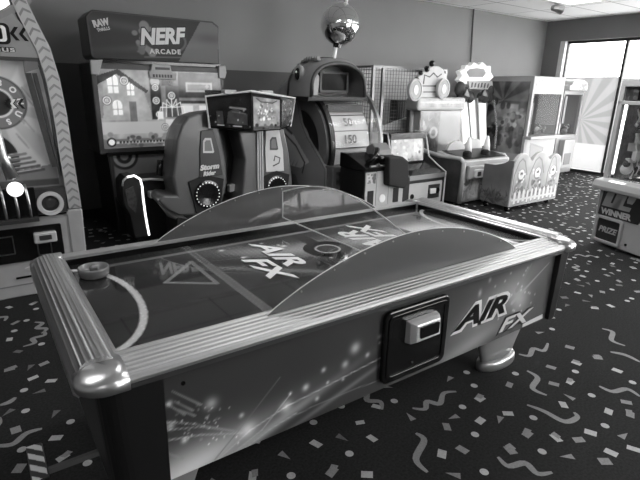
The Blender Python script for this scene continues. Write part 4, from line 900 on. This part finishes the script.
# ------------------------------------------------------------------ low ticket kiosks
T = thing('low_prize_console', 'low pale console with black control deck and levers beside the creature drum game', 'arcade console', (3.65, 4.1, 0))
KY = 3.90
xa, xb = 3.33, 3.905
M().box(xa, xb, KY, KY+.42, .0, .71).build('console_body', BLACK, T)
px_ = [3.335, 3.492, 3.672, 3.90]
for k in range(3):
    d = M(); d.prism(rrect(px_[k]+.004, px_[k+1]-.004, .24, .70, .008), 'Y', KY-.013, KY-.001); dd = d.build('door_panel', mat('kiosk_panel', 178, .35, noise=.03), T)
    m_ = M(); xx = (px_[k]+px_[k+1])/2
    if k == 1: m_.lathe([(.045, 0), (.045, .01), (.027, .012), (.002, .012)], (xx, KY-.013, .40), 'Y', 20); m_.build('round_sign', WHITE, dd)
    else: m_.prism(rrect(xx-.04, xx+.04, .335, .50, .006), 'Y', KY-.019, KY-.012); m_.build('slot_plate', BLACK, dd)
    if k == 0: a = Art(.13, .11, .006, 190); a.blobs(16, .008, .02, 70, 130); a.mesh((px_[0]+.015, KY-.0145, .575), (1, 0, 0), (0, 0, 1)).build('label_print', ART, dd)
    if k == 2: M().box(xx+.02, xx+.08, KY-.017, KY-.012, .60, .63).build('key_plate', BLACK, dd)
m_ = M(); m_.prism([(KY-.03, .71), (KY-.03, .75), (KY+.30, .87), (KY+.42, .87), (KY+.42, .71)], 'X', xa-.018, xb+.018); dk = m_.build('control_deck', BLACKG, T, bevel=.01)
m_ = M(); m_.tube([(xa+.045, KY-.03, .763), (xb-.02, KY-.03, .763)], .013, 8)
for x in (3.465, 3.645, 3.825): m_.tube([(x, KY-.03, .767), (x+.02, KY-.055, .785)], .02, 10)
m_.build('push_bar', STEEL, dk, smooth=False)
m_ = M(); m_.prism([(KY+.05, .75), (KY+.11, .91), (KY+.20, .98), (KY+.30, .93), (KY+.30, .79)], 'X', 3.58, 3.80); m_.build('hood', MID, dk, bevel=.02)
m_ = M(); m_.tube([(3.40, KY+.05, .785), (3.475, KY+.0, .857), (3.537, KY+.06, .93)], .031, 10); m_.tube([(3.475, KY+.0, .857), (3.62, KY-.02, .82)], .027, 10); m_.build('lever', BLACKG, dk, smooth=True)
q = PY(3.80, (389,157),(404,157),(409,161),(410,184),(405,189),(389,186)); m_ = M(); m_.prism(q, 'Y', 3.80, 4.15); m_.build('side_wing', BLACKM, T, bevel=.02, seg=3)
m_ = M(); m_.box(3.93, 4.03, KY+.02, KY+.4, 0, .58); m_.build('wing_base', BLACK, T)

KY2 = 4.45
T = thing('low_screen_kiosk', 'low kiosk with lit screen, black hood and pale front panel left of the garden game', 'arcade kiosk', (4.9, 4.8, 0))
x0, x1 = 4.53, 5.20
M().box(x0, x1, KY2, KY2+.55, .02, .44).build('kiosk_body', BLACK, T)
m_ = M(); m_.prism(rrect(x0+.01, x1-.01, .05, .37, .01), 'Y', KY2-.014, KY2); fp2 = m_.build('door_panel', mat('kiosk_panel', 178, .35), T)
m_ = M(); m_.prism(rrect(4.92, 5.14, .14, .33, .006), 'Y', KY2-.02, KY2-.013); m_.build('coin_plate', BLACK, fp2)
m_ = M(); m_.prism(rrect(4.94, 5.05, .21, .28, .01), 'Y', KY2-.045, KY2-.019); m_.build('coin_mech', mat('cast_white_metal', 225, .25, .3), fp2, bevel=.005)
m_ = M(); m_.lathe([(.04, 0), (.04, .006)], (5.10, KY2-.02, .24), 'Y', 16); m_.lathe([(.035, 0), (.035, .006)], (4.62, KY2-.014, .20), 'Y', 16); m_.build('button', BLACKG, fp2)
m_ = M(); m_.prism([(KY2-.03, .42), (KY2-.03, .485), (KY2+.10, .53), (KY2+.36, .58), (KY2+.42, .98), (KY2+.60, .98), (KY2+.6, .42)], 'X', x0-.01, x1+.01); hd2 = m_.build('hood', BLACKG, T, bevel=.006)
m_ = M(); m_.box(x0, x1, KY2-.04, KY2-.025, .42, .48); m_.build('front_lip', STEEL, T)
for x in (x0-.022, x1+.022):
    m_ = M(); m_.tube([(x, KY2-.03, .05), (x, KY2-.03, .49), (x, KY2+.12, .56), (x, KY2+.30, .66), (x, KY2+.40, .98), (x, KY2+.6, .985)], .011, 8); m_.build('edge_trim', PALE, T)
a = Art(.60, .30, .008, 135); a.noise(.12, 28); a.blobs(40, .01, .035, 80, 180); a.disc(.53, .12, .022, 20); a.rect(.10, .25, .12, .24, 110, .5)
a.mesh((x0+.04, KY2+.352, .60), (1, 0, 0), (0, .15, 1)).build('screen', SCREEN, hd2)
m_ = M(); m_.box(x0, x1, KY2+.36, KY2+.40, .91, .985); m_.build('header', BLACKG, hd2)

# ------------------------------------------------------------------ garden game cabinet
GREYB = mat('garden_body', 150, .4, noise=.05); RIM = mat('garden_rim_pale', 182, .35); DARKART = mat('dark_art_base', 62, .4)
T = thing('garden_shooting_cabinet', 'pale rimmed garden game with cut-out topper sign, curved side and two-player control deck', 'arcade machine', (5.95, 4.7, 0))
GX0, GX1 = 5.42, 6.38
prof = PX(GX0, (413,100),(412,112),(411,130),(413,140),(418,147),(427,152),(440,156),(455,158),(461,159),(464,163),(465,205))
yb = 5.42
side = [(yb, .03)]+[(yb, prof[0][1])]+prof[:-1]+[(prof[-2][0]+.01, .05)]
# resilient left side: pale rim tube and dark printed side
for x in (GX0, GX1):
    m_ = M(); m_.prism(side, 'X', x-.02, x+.02); o = m_.build('side_panel', mat('side_dark', 70, .4, noise=.35, nscale=9) if x == GX0 else mat('board_grey', 150, .45, noise=.05), T)
    m_ = M(); m_.tube([(x, p[0], p[1]) for p in side[1:]], .032, 10); m_.build('side_rim', RIM, T, smooth=True)
a = Art(1.3, .5, .012, 60); a.leaves(120, .13, 30, 110); a.blobs(14, .02, .05, 80, 130)
m_ = M(); zs = sorted(set(p[1] for p in prof))
fy0 = prof[-2][0]; yt = prof[0][0]
m_ = M(); m_.box(GX0+.02, GX1-.02, fy0+.02, yb, .05, .60); m_.build('lower_body', GREYB, T)
# front lower printed panel
a = Art(GX1-GX0-.06, .50, .008, 165); a.noise(.15, 14); a.leaves(60, .16, 110, 215, (0, .5, 0, .25)); a.rect(.0, .03, 0, .5, 205); a.poly([(.15, .02), (.30, .45), (.36, .45), (.34, .02)], 205, .6)
a.mesh((GX0+.03, fy0+.012, .07), (1, 0, 0), (0, 0, 1)).build('front_print', ART, T)
# deck
m_ = M(); m_.prism([(fy0-.03, .56), (fy0-.03, .635), (fy0+.5, .72), (fy0+.5, .56)], 'X', GX0+.0, GX1+.02); dk = m_.build('control_deck', RIM, T, bevel=.015)
m_ = M(); m_.prism([(fy0+.02, .655), (fy0+.45, .725), (fy0+.45, .73), (fy0+.02, .66)], 'X', GX0+.05, GX1-.03); m_.build('deck_top', BLACK, dk)
m_ = M(); m_.box(GX0+.06, GX1-.02, fy0-.06, fy0-.005, .38, .57); ap = m_.build('mech_panel', LIGHT, T, bevel=.02)
for x in (5.66, 5.99):
    m_ = M(); m_.prism(rrect(x-.09, x+.09, .40, .52, .03), 'Y', fy0-.10, fy0-.055); mm = m_.build('coin_mech', PALE, ap, bevel=.012)
    m_ = M(); m_.prism(rrect(x-.05, x+.02, .43, .49, .01), 'Y', fy0-.105, fy0-.099); m_.build('coin_slot', DKGREY, mm)
for x in (5.62, 6.02):
    m_ = M(); m_.lathe([(.065, 0), (.06, .07), (.03, .09), (.002, .09)], (x, fy0+.12, .66), 'Z', 20); m_.build('gun_mount', BLACKM, dk)
for x in (5.86, 6.28):
    m_ = M(); m_.lathe([(.055, 0), (.045, .10), (.02, .22), (.002, .23)], (x, fy0+.30, .69), 'Z', 16); m_.build('cone_post', WHITE, dk, smooth=True)
m_ = M(); m_.prism(arc(5.75, .72, .19, 0, 180, 14, .13), 'Y', fy0+.42, fy0+.47); m_.prism(arc(6.15, .72, .19, 0, 180, 14, .15), 'Y', fy0+.42, fy0+.47); m_.build('rounded_shield', PALE, dk)
# back screen and header box
HYF = 5.16
hz = PY(HYF, (413, 111), (473, 111), (413, 97), (473, 97)); hx0, hx1 = 5.34, 6.40
m_ = M(); m_.prism(rrect(hx0, hx1, hz[0][1], hz[2][1], .05), 'Y', HYF, 5.40); hb = m_.build('header_box', LIGHT, T, bevel=.02)
a = Art(hx1-hx0-.1, .12, .008, 120); a.glow(.5, .07, .4, .012, 90); a.noise(.08, 20); a.mesh((hx0+.05, HYF-.003, hz[0][1]+.05), (1, 0, 0), (0, 0, 1)).build('header_print', DIMSCREEN, hb)
zt_ = hz[0][1]-.02
a = Art(GX1-GX0-.06, zt_-.62, .010, 80); a.noise(.12, 26); a.leaves(90, .1, 40, 140); a.blobs(20, .02, .05, 60, 160); a.disc(.3, .3, .09, 160); a.disc(.3, .3, .05, 100); a.rect(.42, 1.2, 0, .9, 118); a.rect(.0, .05, 0, .9, 60)
a.mesh((GX0+.03, HYF+.02, .63), (1, 0, 0), (0, 0, 1)).build('back_print', ARTG, T)
M().box(GX0+.02, GX1-.02, HYF+.025, 5.40, .58, zt_+.03).build('back_board', GREYB, T)
TPY = HYF
# topper cut-out: scalloped cloud with two round shields
tp = PY(5.20, (418,84),(421,78),(420,74),(425,72),(424,68),(430,68),(433,65),(437,66),(441,66),(445,72),(444,78),(442,84)); z0 = PY(5.20, (430, 97))[0][1]
cl = PY(5.20, (421,98),(418,88),(421,82),(418,77),(423,73),(424,69),(430,67),(434,66),(439,66),(443,69),(446,75),(445,82),(447,90),(446,98)); m_ = M(); m_.prism(cl, 'Y', 5.20, 5.27); tp_ = m_.build('topper_sign', mat('topper_pale', 195, .4), T, bevel=.008)
m_ = M()
for P in (((424,84),(425,75),(430,77),(434,73),(438,77),(442,74)), ((420,86),(443,86)), ((424,92),(441,92)), ((425,98),(441,97))): band(m_, PY(5.19, *P), .016, 'Y', 5.193, 5.20)
m_.build('topper_print', DKGREY, tp_)
for cxp, r in (((415, 90), .155), ((443, 89), .15)):
    c_ = PY(5.15, cxp)[0]; m_ = M(); m_.lathe([(r, -.03), (r, .02), (r*.86, .025), (r*.84, .01), (.002, .01)], (c_[0], 5.15, c_[1]), 'Y', 32, sx=.85); sh_ = m_.build('round_shield', PALE, tp_)
    m_ = M(); m_.lathe([(r*.8, 0), (r*.8, .004), (.002, .004)], (c_[0], 5.135, c_[1]), 'Y', 28, sx=.85); m_.build('shield_face', LIGHT, sh_); m_ = M(); m_.lathe([(r*.45, 0), (r*.42, .004), (.002, .004)], (c_[0], 5.128, c_[1]), 'Y', 20, sx=.7); m_.build('shield_centre', WHITE, sh_)
m_ = M(); q = PY(5.19, (421,73), (427,69), (432, 63.5)); [m_.sphere((x, 5.19, z), .045, 10) for x, z in q[1:]]; m_.sphere((q[0][0], 5.19, q[0][1]), .035, 10); m_.build('topper_knob', BLACKG, tp_)

# ------------------------------------------------------------------ tall twin-screen game with cloud topper
T = thing('cloud_topper_game', 'tall narrow game with two bright white screens under a pale cloud topper with hanging sign', 'arcade machine', (6.9, 5.35, 0))
CYF = 5.50
q = PY(CYF, (461,97),(490,97),(492,148),(470,148)); x0, x1 = q[0][0], q[1][0]
M().box(x0, min(x1, 7.5), CYF+.03, CYF+.55, 0, 1.42).build('cabinet', LIGHT, T)
for P, v in ((((461,101),(467,101),(472,146),(464,144)), 1), (((469,100),(475,100),(478,146),(473,146)), 0), (((479,103),(486,103),(487,145),(481,146)), 0)):
    m_ = M(); m_.prism(PY(CYF, *P), 'Y', CYF+.005, CYF+.03); m_.build('screen', mat('white_screen', 245, .4, emit=.4), T)
m_ = M(); m_.tube([(p[0], CYF-.03, p[1]) for p in PY(CYF-.03, (477,98),(478,125),(479,152))], .02, 8); m_.tube([(p[0], CYF-.03, p[1]) for p in PY(CYF-.03, (468,98),(470,125),(472,148))], .012, 8); m_.build('upright_pole', STEEL, T)
m_ = M(); q = PY(CYF, (480,146),(492,146),(492,150),(480,150)); m_.tube([(p[0], CYF-.08, p[1]) for p in PY(CYF, (490,100),(493,125),(491,148))], .02, 8); m_.build('curved_pipe', clear('pipe_acrylic', .8, .3, .3), T)
cl = PY(CYF, (462,84),(458,80),(461,76),(459,71),(464,69),(465,65),(470,66),(473,62),(478,65),(482,62),(486,66),(490,66),(490,72),(493,77),(489,81),(490,85)); m_ = M(); m_.prism(cl, 'Y', CYF-.02, CYF+.08); tp_ = m_.build('cloud_sign', mat('topper_white', 235, .4, emit=.2), T, bevel=.012)
m_ = M(); m_.prism([(p[0], p[1]) for p in PY(CYF-.03, (467,72),(470,69),(477,68),(484,69),(486,73),(483,77),(470,77))], 'Y', CYF-.03, CYF-.019); m_.build('cloud_print', MID, tp_)
m_ = M(); m_.prism(PY(CYF-.04, (468,81),(492,81),(493,90),(469,89)), 'Y', CYF-.05, CYF-.02); sg = m_.build('hanging_sign', LIGHT, tp_, bevel=.006)
m_ = M(); q = PY(CYF-.05, (470.5, 87.5), (490, 83)); 
for k in range(6): xx = q[0][0]+(q[1][0]-q[0][0])*(k+.1)/6; m_.prism([(xx, q[0][1]), (xx+.035, q[0][1]+.01*(k % 2)), (xx+.045, q[1][1]), (xx+.01, q[1][1]-.012*(k % 3))], 'Y', CYF-.054, CYF-.049)
m_.build('sign_print', DKGREY, sg)
m_ = M()
for p, r in (((460, 89), .12), ((463, 95), .14), ((470, 97), .10), ((485, 96), .12), ((490, 91), .10), ((489, 97), .10), ((480, 97), .08)):
    q = PY(CYF-.03, p)[0]; m_.sphere((q[0], CYF-.03, q[1]), r, 14, sc=(1, .5, 1))
m_.build('side_lobe', mat('lobe_dark', 42, .6, noise=.5, nscale=14), T, smooth=True)
q = PY(CYF-.12, (464,92),(469,97),(482,92),(487,97))
for k in (0, 2): M().prism([(q[k][0], q[k][1]-.05), (q[k+1][0], q[k+1][1]), (q[k][0]+.05, q[k][1]+.05)], 'Y', CYF-.14, CYF-.12).build('bow_print', MID, T)

# ------------------------------------------------------------------ bench with picket fence art
T = thing('garden_game_bench', 'player bench whose scalloped back shows a white picket fence and plants print', 'bench', (6.3, 3.9, 0))
BX0, BX1, BY0, BY1 = 5.72, 6.86, 3.72, 4.14
def scal(w, h):   # scalloped outline on the back face, local coords
    P = [(0, 0), (w, 0), (w, h*.72)]
    P += arc(w*.86, h*.72, w*.14, 0, 150, 8, h*.20); P += arc(w*.53, h*.74, w*.19, 25, 160, 8, h*.25); P += arc(w*.17, h*.72, w*.17, 40, 180, 8, h*.27)
    return P
W_, H_ = BX1-BX0, .72; o2 = scal(W_, H_)
m_ = M(); m_.prism([(BX0+p[0], .07+p[1]) for p in o2], 'Y', BY0, BY0+.05); bk = m_.build('backrest', RIM, T, bevel=.012)
a = Art(W_, H_+.03, .009, 160); a.noise(.2, 15)
for k, (x, w_) in enumerate(((.17, .16), (.55, .18), (.93, .12))):
    a.path([(x-w_*.9, .1), (x-w_*.9, .42), (x-w_*.4, .60), (x, .64), (x+w_*.4, .60), (x+w_*.9, .42)], .018, 110)
    a.disc(x+.02, .42, .085, 110); a.disc(x+.02, .43, .068, 215); a.disc(x+.02, .44, .03, 70, .02); a.blobs(14, .02, .045, 80, 150, (x-.10, x+.12, .14, .36)); a.blobs(8, .01, .025, 180, 235, (x-.10, x+.12, .18, .50))
a.leaves(70, .12, 70, 200, (0, W_, .06, .2))
for k in range(11):
    x = .08+k*.098; z = .03+.01*(k % 3); a.poly([(x-.008, z-.01), (x+.058, z-.01), (x+.058, z+.155), (x+.025, z+.20), (x-.008, z+.155)], 90); a.poly([(x, z), (x+.05, z), (x+.05, z+.15), (x+.025, z+.185), (x, z+.15)], 215)
a.rect(.04, W_-.03, .075, .105, 205); a.rect(0, .014, 0, .8, 225)
cen = (W_/2, .3); a.mesh((BX0, BY0-.002, .07), (1, 0, 0), (0, 0, 1), [(p[0]*.985+.008, p[1]*.98+.008) for p in o2]).build('back_print', ART, bk)
# left side panel with dipping top edge
sp = [(BY0+.01, .07), (BY0+.01, .69), (BY0+.08, .69), (BY0+.16, .64), (BY0+.30, .60), (BY0+.46, .60), (BY0+.46, .09)]
m_ = M(); m_.prism(sp, 'X', BX0-.0, BX0+.05); sd = m_.build('side_panel', mat('bench_side_grey', 112, .4), T, bevel=.006)
a = Art(.45, .64, .009, 108); a.glow(.22, .12, .3, .12, 25); a.noise(.2, 8)
for k in range(26): t = .25+2.6*k/26; L_ = random.uniform(.12, .26); a.line(.22, .02, .22+L_*.85*math.cos(t), .02+L_*math.sin(t), .03, random.uniform(45, 110), w1=.004)
a.leaves(50, .07, 50, 120, (0, .42, 0, .16))
a.mesh((BX0-.003, BY0+.465, .075), (0, -1, 0), (0, 0, 1), [(BY0+.465-p[0], p[1]-.075) for p in sp]).build('side_print', ART, sd)
m_ = M(); m_.prism(sp, 'X', BX1-.06, BX1-.01); m_.build('side_panel', mat('bench_side_grey', 112), T, bevel=.006)
m_ = M(); m_.box(BX0+.05, BX1-.06, BY0+.05, BY0+.45, .30, .42); m_.build('seat', BLACKM, T, bevel=.02)
m_ = M(); 
for x in (BX0+.32, BX0+.78): m_.sphere((x, BY0+.10, .66), .13, 16, sc=(1.1, .35, .55))
m_.build('headrest', BLACKM, T, smooth=True)
for x, y in ((BX0+.05, BY0+.06), (BX1-.12, BY0+.06), (BX0+.05, BY0+.40), (BX1-.12, BY0+.40)):
    m_ = M(); m_.lathe([(.035, -.01), (.035, .01)], (x, y, .036), 'X', 14); m_.box(x-.012, x+.012, y-.02, y+.02, .04, .09); m_.build('castor', BLACKG, T)

# ------------------------------------------------------------------ claw machines
GLASS = clear('claw_glass', .93, .0, .03, fm=.3)
def toys(x0, x1, y0, y1, z, n, owner, r0=.04, r1=.08, lo=60, hi=215):
    m_ = M()
    for _ in range(n):
        r = random.uniform(r0, r1); p = (random.uniform(x0+r, x1-r), random.uniform(y0+r, y1-r), z+random.uniform(0, .08)+r*.5)
        m_.sphere(p, r, 12, random.randint(0, 2)); m_.sphere((p[0]+r*.3, p[1]-r*.5, p[2]+r*1.0), r*.6, 10, random.randint(0, 2))
        m_.sphere((p[0]-r*.1, p[1]-r*.5, p[2]+r*1.55), r*.22, 8, random.randint(0, 2)); m_.sphere((p[0]+r*.7, p[1]-r*.5, p[2]+r*1.5), r*.22, 8, random.randint(0, 2))
    o = m_.build('plush_toys', [mat('plush_dark', 65, .9), mat('plush_mid', 130, .9), mat('plush_pale', 210, .9)], owner, smooth=True); o['kind'] = 'stuff'; return o
def claw(T, x0, x1, y0, y1, h, zg0, zg1, deck=True):
    """cabinet with posts, glass, header; front faces -Y; world coords"""
    W = mat('claw_cabinet_white', 158, .35, noise=.02)
    p = .055
    for x in (x0, x1-p):
        for y in (y0, y1-p): M().box(x, x+p, y, y+p, zg0-.02, zg1+.02).build('corner_post', W, T, bevel=.008)
    M().box(x0, x1, y0, y1, zg1, h).build('header', W, T, bevel=.015)
    M().box(x0, x1, y0+.01, y1, .04, zg0).build('base_cabinet', W, T, bevel=.012)
    M().box(x1-.02, x1-.004, y0+p, y1-p, zg0, zg1).build('side_wall', mat('claw_lining', 130, .4), T)
    g = M(); g.box(x0+p, x1-p, y0+.02, y0+.026, zg0, zg1); g.box(x0+.02, x0+.026, y0+p, y1-p, zg0, zg1); g.build('glass', GLASS, T)
    M().box(x0+p, x1-p, y1-.03, y1-.02, zg0, zg1).build('back_lining', mat('claw_lining', 95, .4), T)
    return W
T = thing('claw_machine', 'white crane claw machine with dark printed left side and boxed prizes behind the bench', 'claw machine', (8.0, 5.3, 0))
cx0, cx1, cy0, cy1 = 7.71, 8.66, 4.87, 5.77; cz = 1.81
W = claw(T, cx0, cx1, cy0, cy1, cz, .82, 1.52)
a = Art(cx1-cx0-.12, .19, .008, 150); a.noise(.05, 20); a.blobs(60, .008, .022, 120, 215); a.mesh((cx0+.06, cy0-.003, 1.57), (1, 0, 0), (0, 0, 1)).build('header_print', ART, T)
a = Art(.78, 1.62, .014, 95); a.rays(.3, 1.3, 8, 88, 125); a.noise(.25, 16); a.rect(.18, .62, .85, 1.25, 165, .8); a.rect(.22, .58, .98, 1.18, 120, .5); a.blobs(40, .02, .055, 45, 190, (.02, .75, .80, 1.30)); a.blobs(55, .02, .07, 30, 100, (.02, .76, .55, .85)); a.rect(.0, .78, 0, .42, 150); a.noise(.1, 8)
a.mesh((cx0-.003, cy1-.06, .10), (0, -1, 0), (0, 0, 1)).build('side_print', ARTG, T)
M().box(cx0+.0, cx0+.015, cy0+.055, cy1-.055, .82, 1.53).build('side_lining', DKGREY, T)
a = Art(cx1-cx0-.10, .70, .010, 160); a.poly([(.10, .62), (.55, .52), (.52, .2), (.16, .08)], 120); a.poly([(.14, .58), (.50, .50), (.48, .24), (.20, .14)], 135); a.path([(.62, .12), (.68, .2), (.78, .18), (.74, .34)], .02, 100); a.path([(.62, .3), (.72, .38)], .02, 120); a.mesh((cx0+.05, cy0+.004, .10), (1, 0, 0), (0, 0, 1)).build('front_print', ART, T)
m_ = M(); m_.box(cx0-.01, cx1+.01, cy0-.10, cy0+.06, .78, .83); m_.build('control_shelf', W, T, bevel=.01)
m_ = M(); m_.tube([(cx0+.5, cy0+.35, 1.52), (cx0+.5, cy0+.35, 1.38)], .03, 10); m_.tube([(cx0+.1, cy0+.35, 1.50), (cx1-.1, cy0+.35, 1.50)], .015, 8)
for k in range(3): an = k*2.1; m_.tube([(cx0+.5, cy0+.35, 1.38), (cx0+.5+.07*math.cos(an), cy0+.35+.07*math.sin(an), 1.32), (cx0+.5+.03*math.cos(an), cy0+.35+.03*math.sin(an), 1.24)], .007, 6)
m_.build('claw', STEEL, T)
m_ = M(); m_.box(cx0+.22, cx0+.50, cy0+.4, cy0+.5, .84, 1.40); m_.box(cx0+.52, cx0+.74, cy0+.4, cy0+.5, .84, 1.36); m_.build('prize_cards', mat('prize_card', 165, .5, noise=.3, nscale=12), T)
toys(cx0+.08, cx1-.08, cy0+.08, cy0+.38, .82, 9, T, .035, .06)

T = thing('claw_machine', 'second slimmer white claw machine standing beside the window with the sunburst poster', 'claw machine', (9.45, 5.35, 0))
dx0, dx1, dy0, dy1 = 9.10, 9.80, 5.10, 5.74
W = claw(T, dx0, dx1, dy0, dy1, 1.60, .78, 1.52)
m_ = M(); m_.prism([(dx0+.05, 1.60), (dx1-.02, 1.60), (dx1-.02, 1.70)]+arc((dx0+dx1)/2+.05, 1.70, .28, 0, 180, 12, .09)+[(dx0+.05, 1.68)], 'Y', dy0-.06, dy0+.25); tp_ = m_.build('topper', PALE, T, bevel=.01)
a = Art(.32, .13, .008, 150); a.blobs(30, .008, .025, 110, 230); a.mesh((dx0+.30, dy0-.063, 1.60), (1, 0, 0), (0, 0, 1)).build('topper_print', ART, tp_)
m_ = M(); m_.prism(rrect(dx0+.12, dx0+.5, .15, .70, .03), 'Y', dy0-.10, dy0+.02); m_.build('prize_door', W, T, bevel=.01); M().box(dx0+.18, dx0+.40, dy0-.106, dy0-.099, .22, .44).build('door_flap', MID, T)
toys(dx0+.06, dx1-.06, dy0+.08, dy1-.08, .78, 10, T, .03, .06)
m_ = M(); m_.box(dx0+.03, dx0+.10, dy0-.02, dy0+.0, 1.0, 1.5); m_.build('side_strip', MID, T)

# ------------------------------------------------------------------ prize machine, right edge (faces the table)
PXo, PYo = 5.356, 2.435
dx, dy = 5.228-5.356, 2.008-2.435; ang = math.atan2(dy, dx)   # front runs along local +X
T = thing('prize_crane_machine', 'grey prize crane with wire baskets and a PRIZE door at the right edge', 'prize machine', (PXo, PYo, 0), ang, local=True)
PG = mat('prize_cabinet_grey', 175, .4, noise=.04); PGL = mat('prize_trim_grey', 172, .35)
w_, d_ = .95, .85     # local: x 0..w, front y=0, depth +y?  right-hand turned so depth is +Y local
m_ = M(); m_.box(0, w_, 0, d_, .03, .62); base = m_.build('base_cabinet', PG, T, bevel=.01)
m_ = M(); m_.prism([(-.10, .60), (-.105, .64), (-.09, .70), (.04, .72), (.04, .60)], 'X', -.02, w_+.02); sh = m_.build('shelf', PGL, T, bevel=.012)
m_ = M(); m_.prism(rrect(.12, .30, 0, .04, .01), 'Y', -.115, -.09)
m_ = M(); m_.box(.16, .32, -.095, -.05, .700, .712); m_.build('shelf_lamp', LAMPW, sh)
p = .05
for x in (0, w_-p):
    for y in (0, d_-p): M().box(x, x+p, y, y+p, .70, 1.63).build('corner_post', PGL, T, bevel=.006)
M().box(0, w_, 0, d_, 1.62, 1.70).build('header_top', PG, T, bevel=.01)
M().box(0, w_, 0, d_, 1.45, 1.49).build('header_rail', PGL, T, bevel=.006)
M().box(.05, w_-.05, .03, .6, 1.49, 1.62).build('header_display', BLACKG, T)
a = Art(.14, .12, .006, 60); a.blobs(16, .01, .025, 30, 130); a.mesh((.05, .026, 1.495), (1, 0, 0), (0, 0, 1)).build('header_print', ART, T)
M().box(.012, .03, .13, d_-p, .70, 1.45).build('side_lining', mat('prize_side_lining', 110, .5, noise=.5, nscale=16), T)
g = M(); g.box(p, w_-p, .015, .02, .72, 1.45); g.box(.015, .02, p, d_-p, .72, 1.45); g.build('glass', GLASS, T)
M().box(p, w_-p, d_-.04, d_-.03, .7, 1.45).build('back_lining', mat('prize_lining', 150, .5, noise=.3, nscale=9), T)
# topper: round with skirt
m_ = M(); m_.lathe([(.30, 0), (.28, .06), (.20, .10), (.15, .13), (.002, .13)], (.47, .35, 1.70), 'Z', 32); tp_ = m_.build('topper_base', MID, T)
m_ = M(); m_.lathe([(.19, -.05), (.19, .05), (.17, .06), (.002, .06)], (.42, .28, 1.97), 'Y', 32); tc_ = m_.build('topper_disc', MID, T)
m_ = M(); m_.prism([(.42, 1.86), (.60, 1.86), (.60, 2.08), (.50, 2.10)], 'Y', .19, .22); m_.build('topper_print', DKGREY, tc_)
# contents: prize boxes and hanging claw with wire coil
m_ = M(); m_.box(.42, .62, .15, .4, 1.18, 1.36); m_.box(.64, .9, .2, .45, 1.15, 1.42); m_.box(.4, .6, .3, .5, .92, 1.1); m_.build('prize_box', BLACK, T)
m_ = M(); m_.tube([(.10, .2, 1.42), (.10, .2, 1.30), (.14, .18, 1.22), (.20, .18, 1.24), (.20, .2, 1.32), (.16, .2, 1.42)], .009, 8); m_.build('hanging_cable', BLACKG, T, smooth=True)
m_ = M()
for k in range(5): m_.tube([(.18+.03*k, .22, .85), (.20+.03*k, .2, 1.0), (.22+.025*k, .22, 1.2)], .008, 6)
m_.tube([(.12, .2, 1.08), (.28, .16, 1.1), (.38, .18, 1.0), (.36, .2, .78)], .012, 8); m_.box(.10, .2, .14, .24, 1.0, 1.08); m_.build('wire_basket', CHROME, T)
m_ = M()
for _ in range(46):
    x, y, z = random.uniform(.08, .6), random.uniform(.08, .5), random.uniform(.80, 1.36); s_ = random.uniform(.012, .035); k_ = random.randint(0, 2)
    if random.random() < .5: m_.box(x-s_, x+s_, y-s_, y+s_, z-s_*1.6, z+s_*1.6, k_)
    else: m_.tube([(x, y, z-.07), (x+.02, y, z), (x-.02, y, z+.08)], s_*.35, 6, k_); m_.sphere((x, y, z-.07), s_*.8, 8, k_)
m_.build('hanging_prizes', [BLACKG, CHROME, PALE], T)['kind'] = 'stuff'
toys(.05, .9, .08, .6, .72, 30, T, .03, .06); toys(.04, .5, .08, .6, .86, 16, T, .03, .06); toys(.04, .45, .25, .7, 1.0, 12, T, .03, .06)
a = Art(.85, .40, .008, 120); a.noise(.08, 40); a.blobs(50, .01, .03, 50, 210); a.mesh((.06, d_-.045, .75), (1, 0, 0), (0, 0, 1)).build('lining_print', ART, T)
# front graphics
m_ = M(); m_.prism([(.03, .33), (.50, .33), (.56, .45), (.60, .60), (.05, .60)], 'Y', -.006, .0); fp_ = m_.build('graphic_panel', mat('panel_dark', 48, .4), base)
def lt(s, x, z, w__, h__, sh_=.0, v=PGL, b=.06, dz=0., sp_=1.): return text(s, 'lettering', v, fp_, (x, -.0065, z), (1, 0, dz), (-dz, 0, 1), w=w__, h=h__, shear=sh_, bold=b, ext=.0015, spacing=sp_)
lt("LIL'", .06, .43, .37, .155, .15, b=.085, sp_=.72); lt('WINNER', .06, .345, .36, .065, .0, PALE, b=.05)
m_ = M(); frame(m_, rrect(.03, .36, .05, .325, .03), rrect(.06, .33, .078, .298, .02), 'Y', -.03, 0); dr_ = m_.build('door_frame', PGL, base, bevel=.006)
m_ = M(); m_.prism(rrect(.06, .33, .078, .298, .02), 'Y', -.012, 0); pdoor = m_.build('prize_door', mat('door_dark', 45, .3), base)
text('PRIZE', 'lettering', PGL, pdoor, (.085, -.014, .16), (1, 0, 0), (0, 0, 1), w=.22, h=.06, shear=.2, bold=.03, ext=.0015)
m_ = M(); m_.lathe([(.012, 0), (.012, .01)], (.42, 0, .10), 'Y', 12); m_.build('lock', BLACKG, base)
a = Art(.10, .22, .006, 140); a.blobs(14, .008, .02, 60, 190); a.mesh((.53, -.008, .36), (1, 0, 0), (0, 0, 1)).build('side_label', ART, base)
M().box(.66, .9, -.01, 0, .30, .58).build('control_plate', BLACK, base)

# ------------------------------------------------------------------ daylight
wd = bpy.data.worlds.new('sky'); bpy.context.scene.world = wd; wd.use_nodes = True
wd.node_tree.nodes['Background'].inputs[0].default_value = (1, 1, 1, 1); wd.node_tree.nodes['Background'].inputs[1].default_value = WORLD
pl = bpy.data.lights.new('window_portal', 'AREA'); pl.shape = 'RECTANGLE'; pl.size = 8.9; pl.size_y = 2.5; pl.cycles.is_portal = True
po = bpy.data.objects.new('window_portal', pl); C.objects.link(po); po.location = (XW+.2, 1.25, 1.26); po.rotation_euler = Vector((-1, 0, 0)).to_track_quat('-Z', 'Y').to_euler()
vs.exposure = 0.42
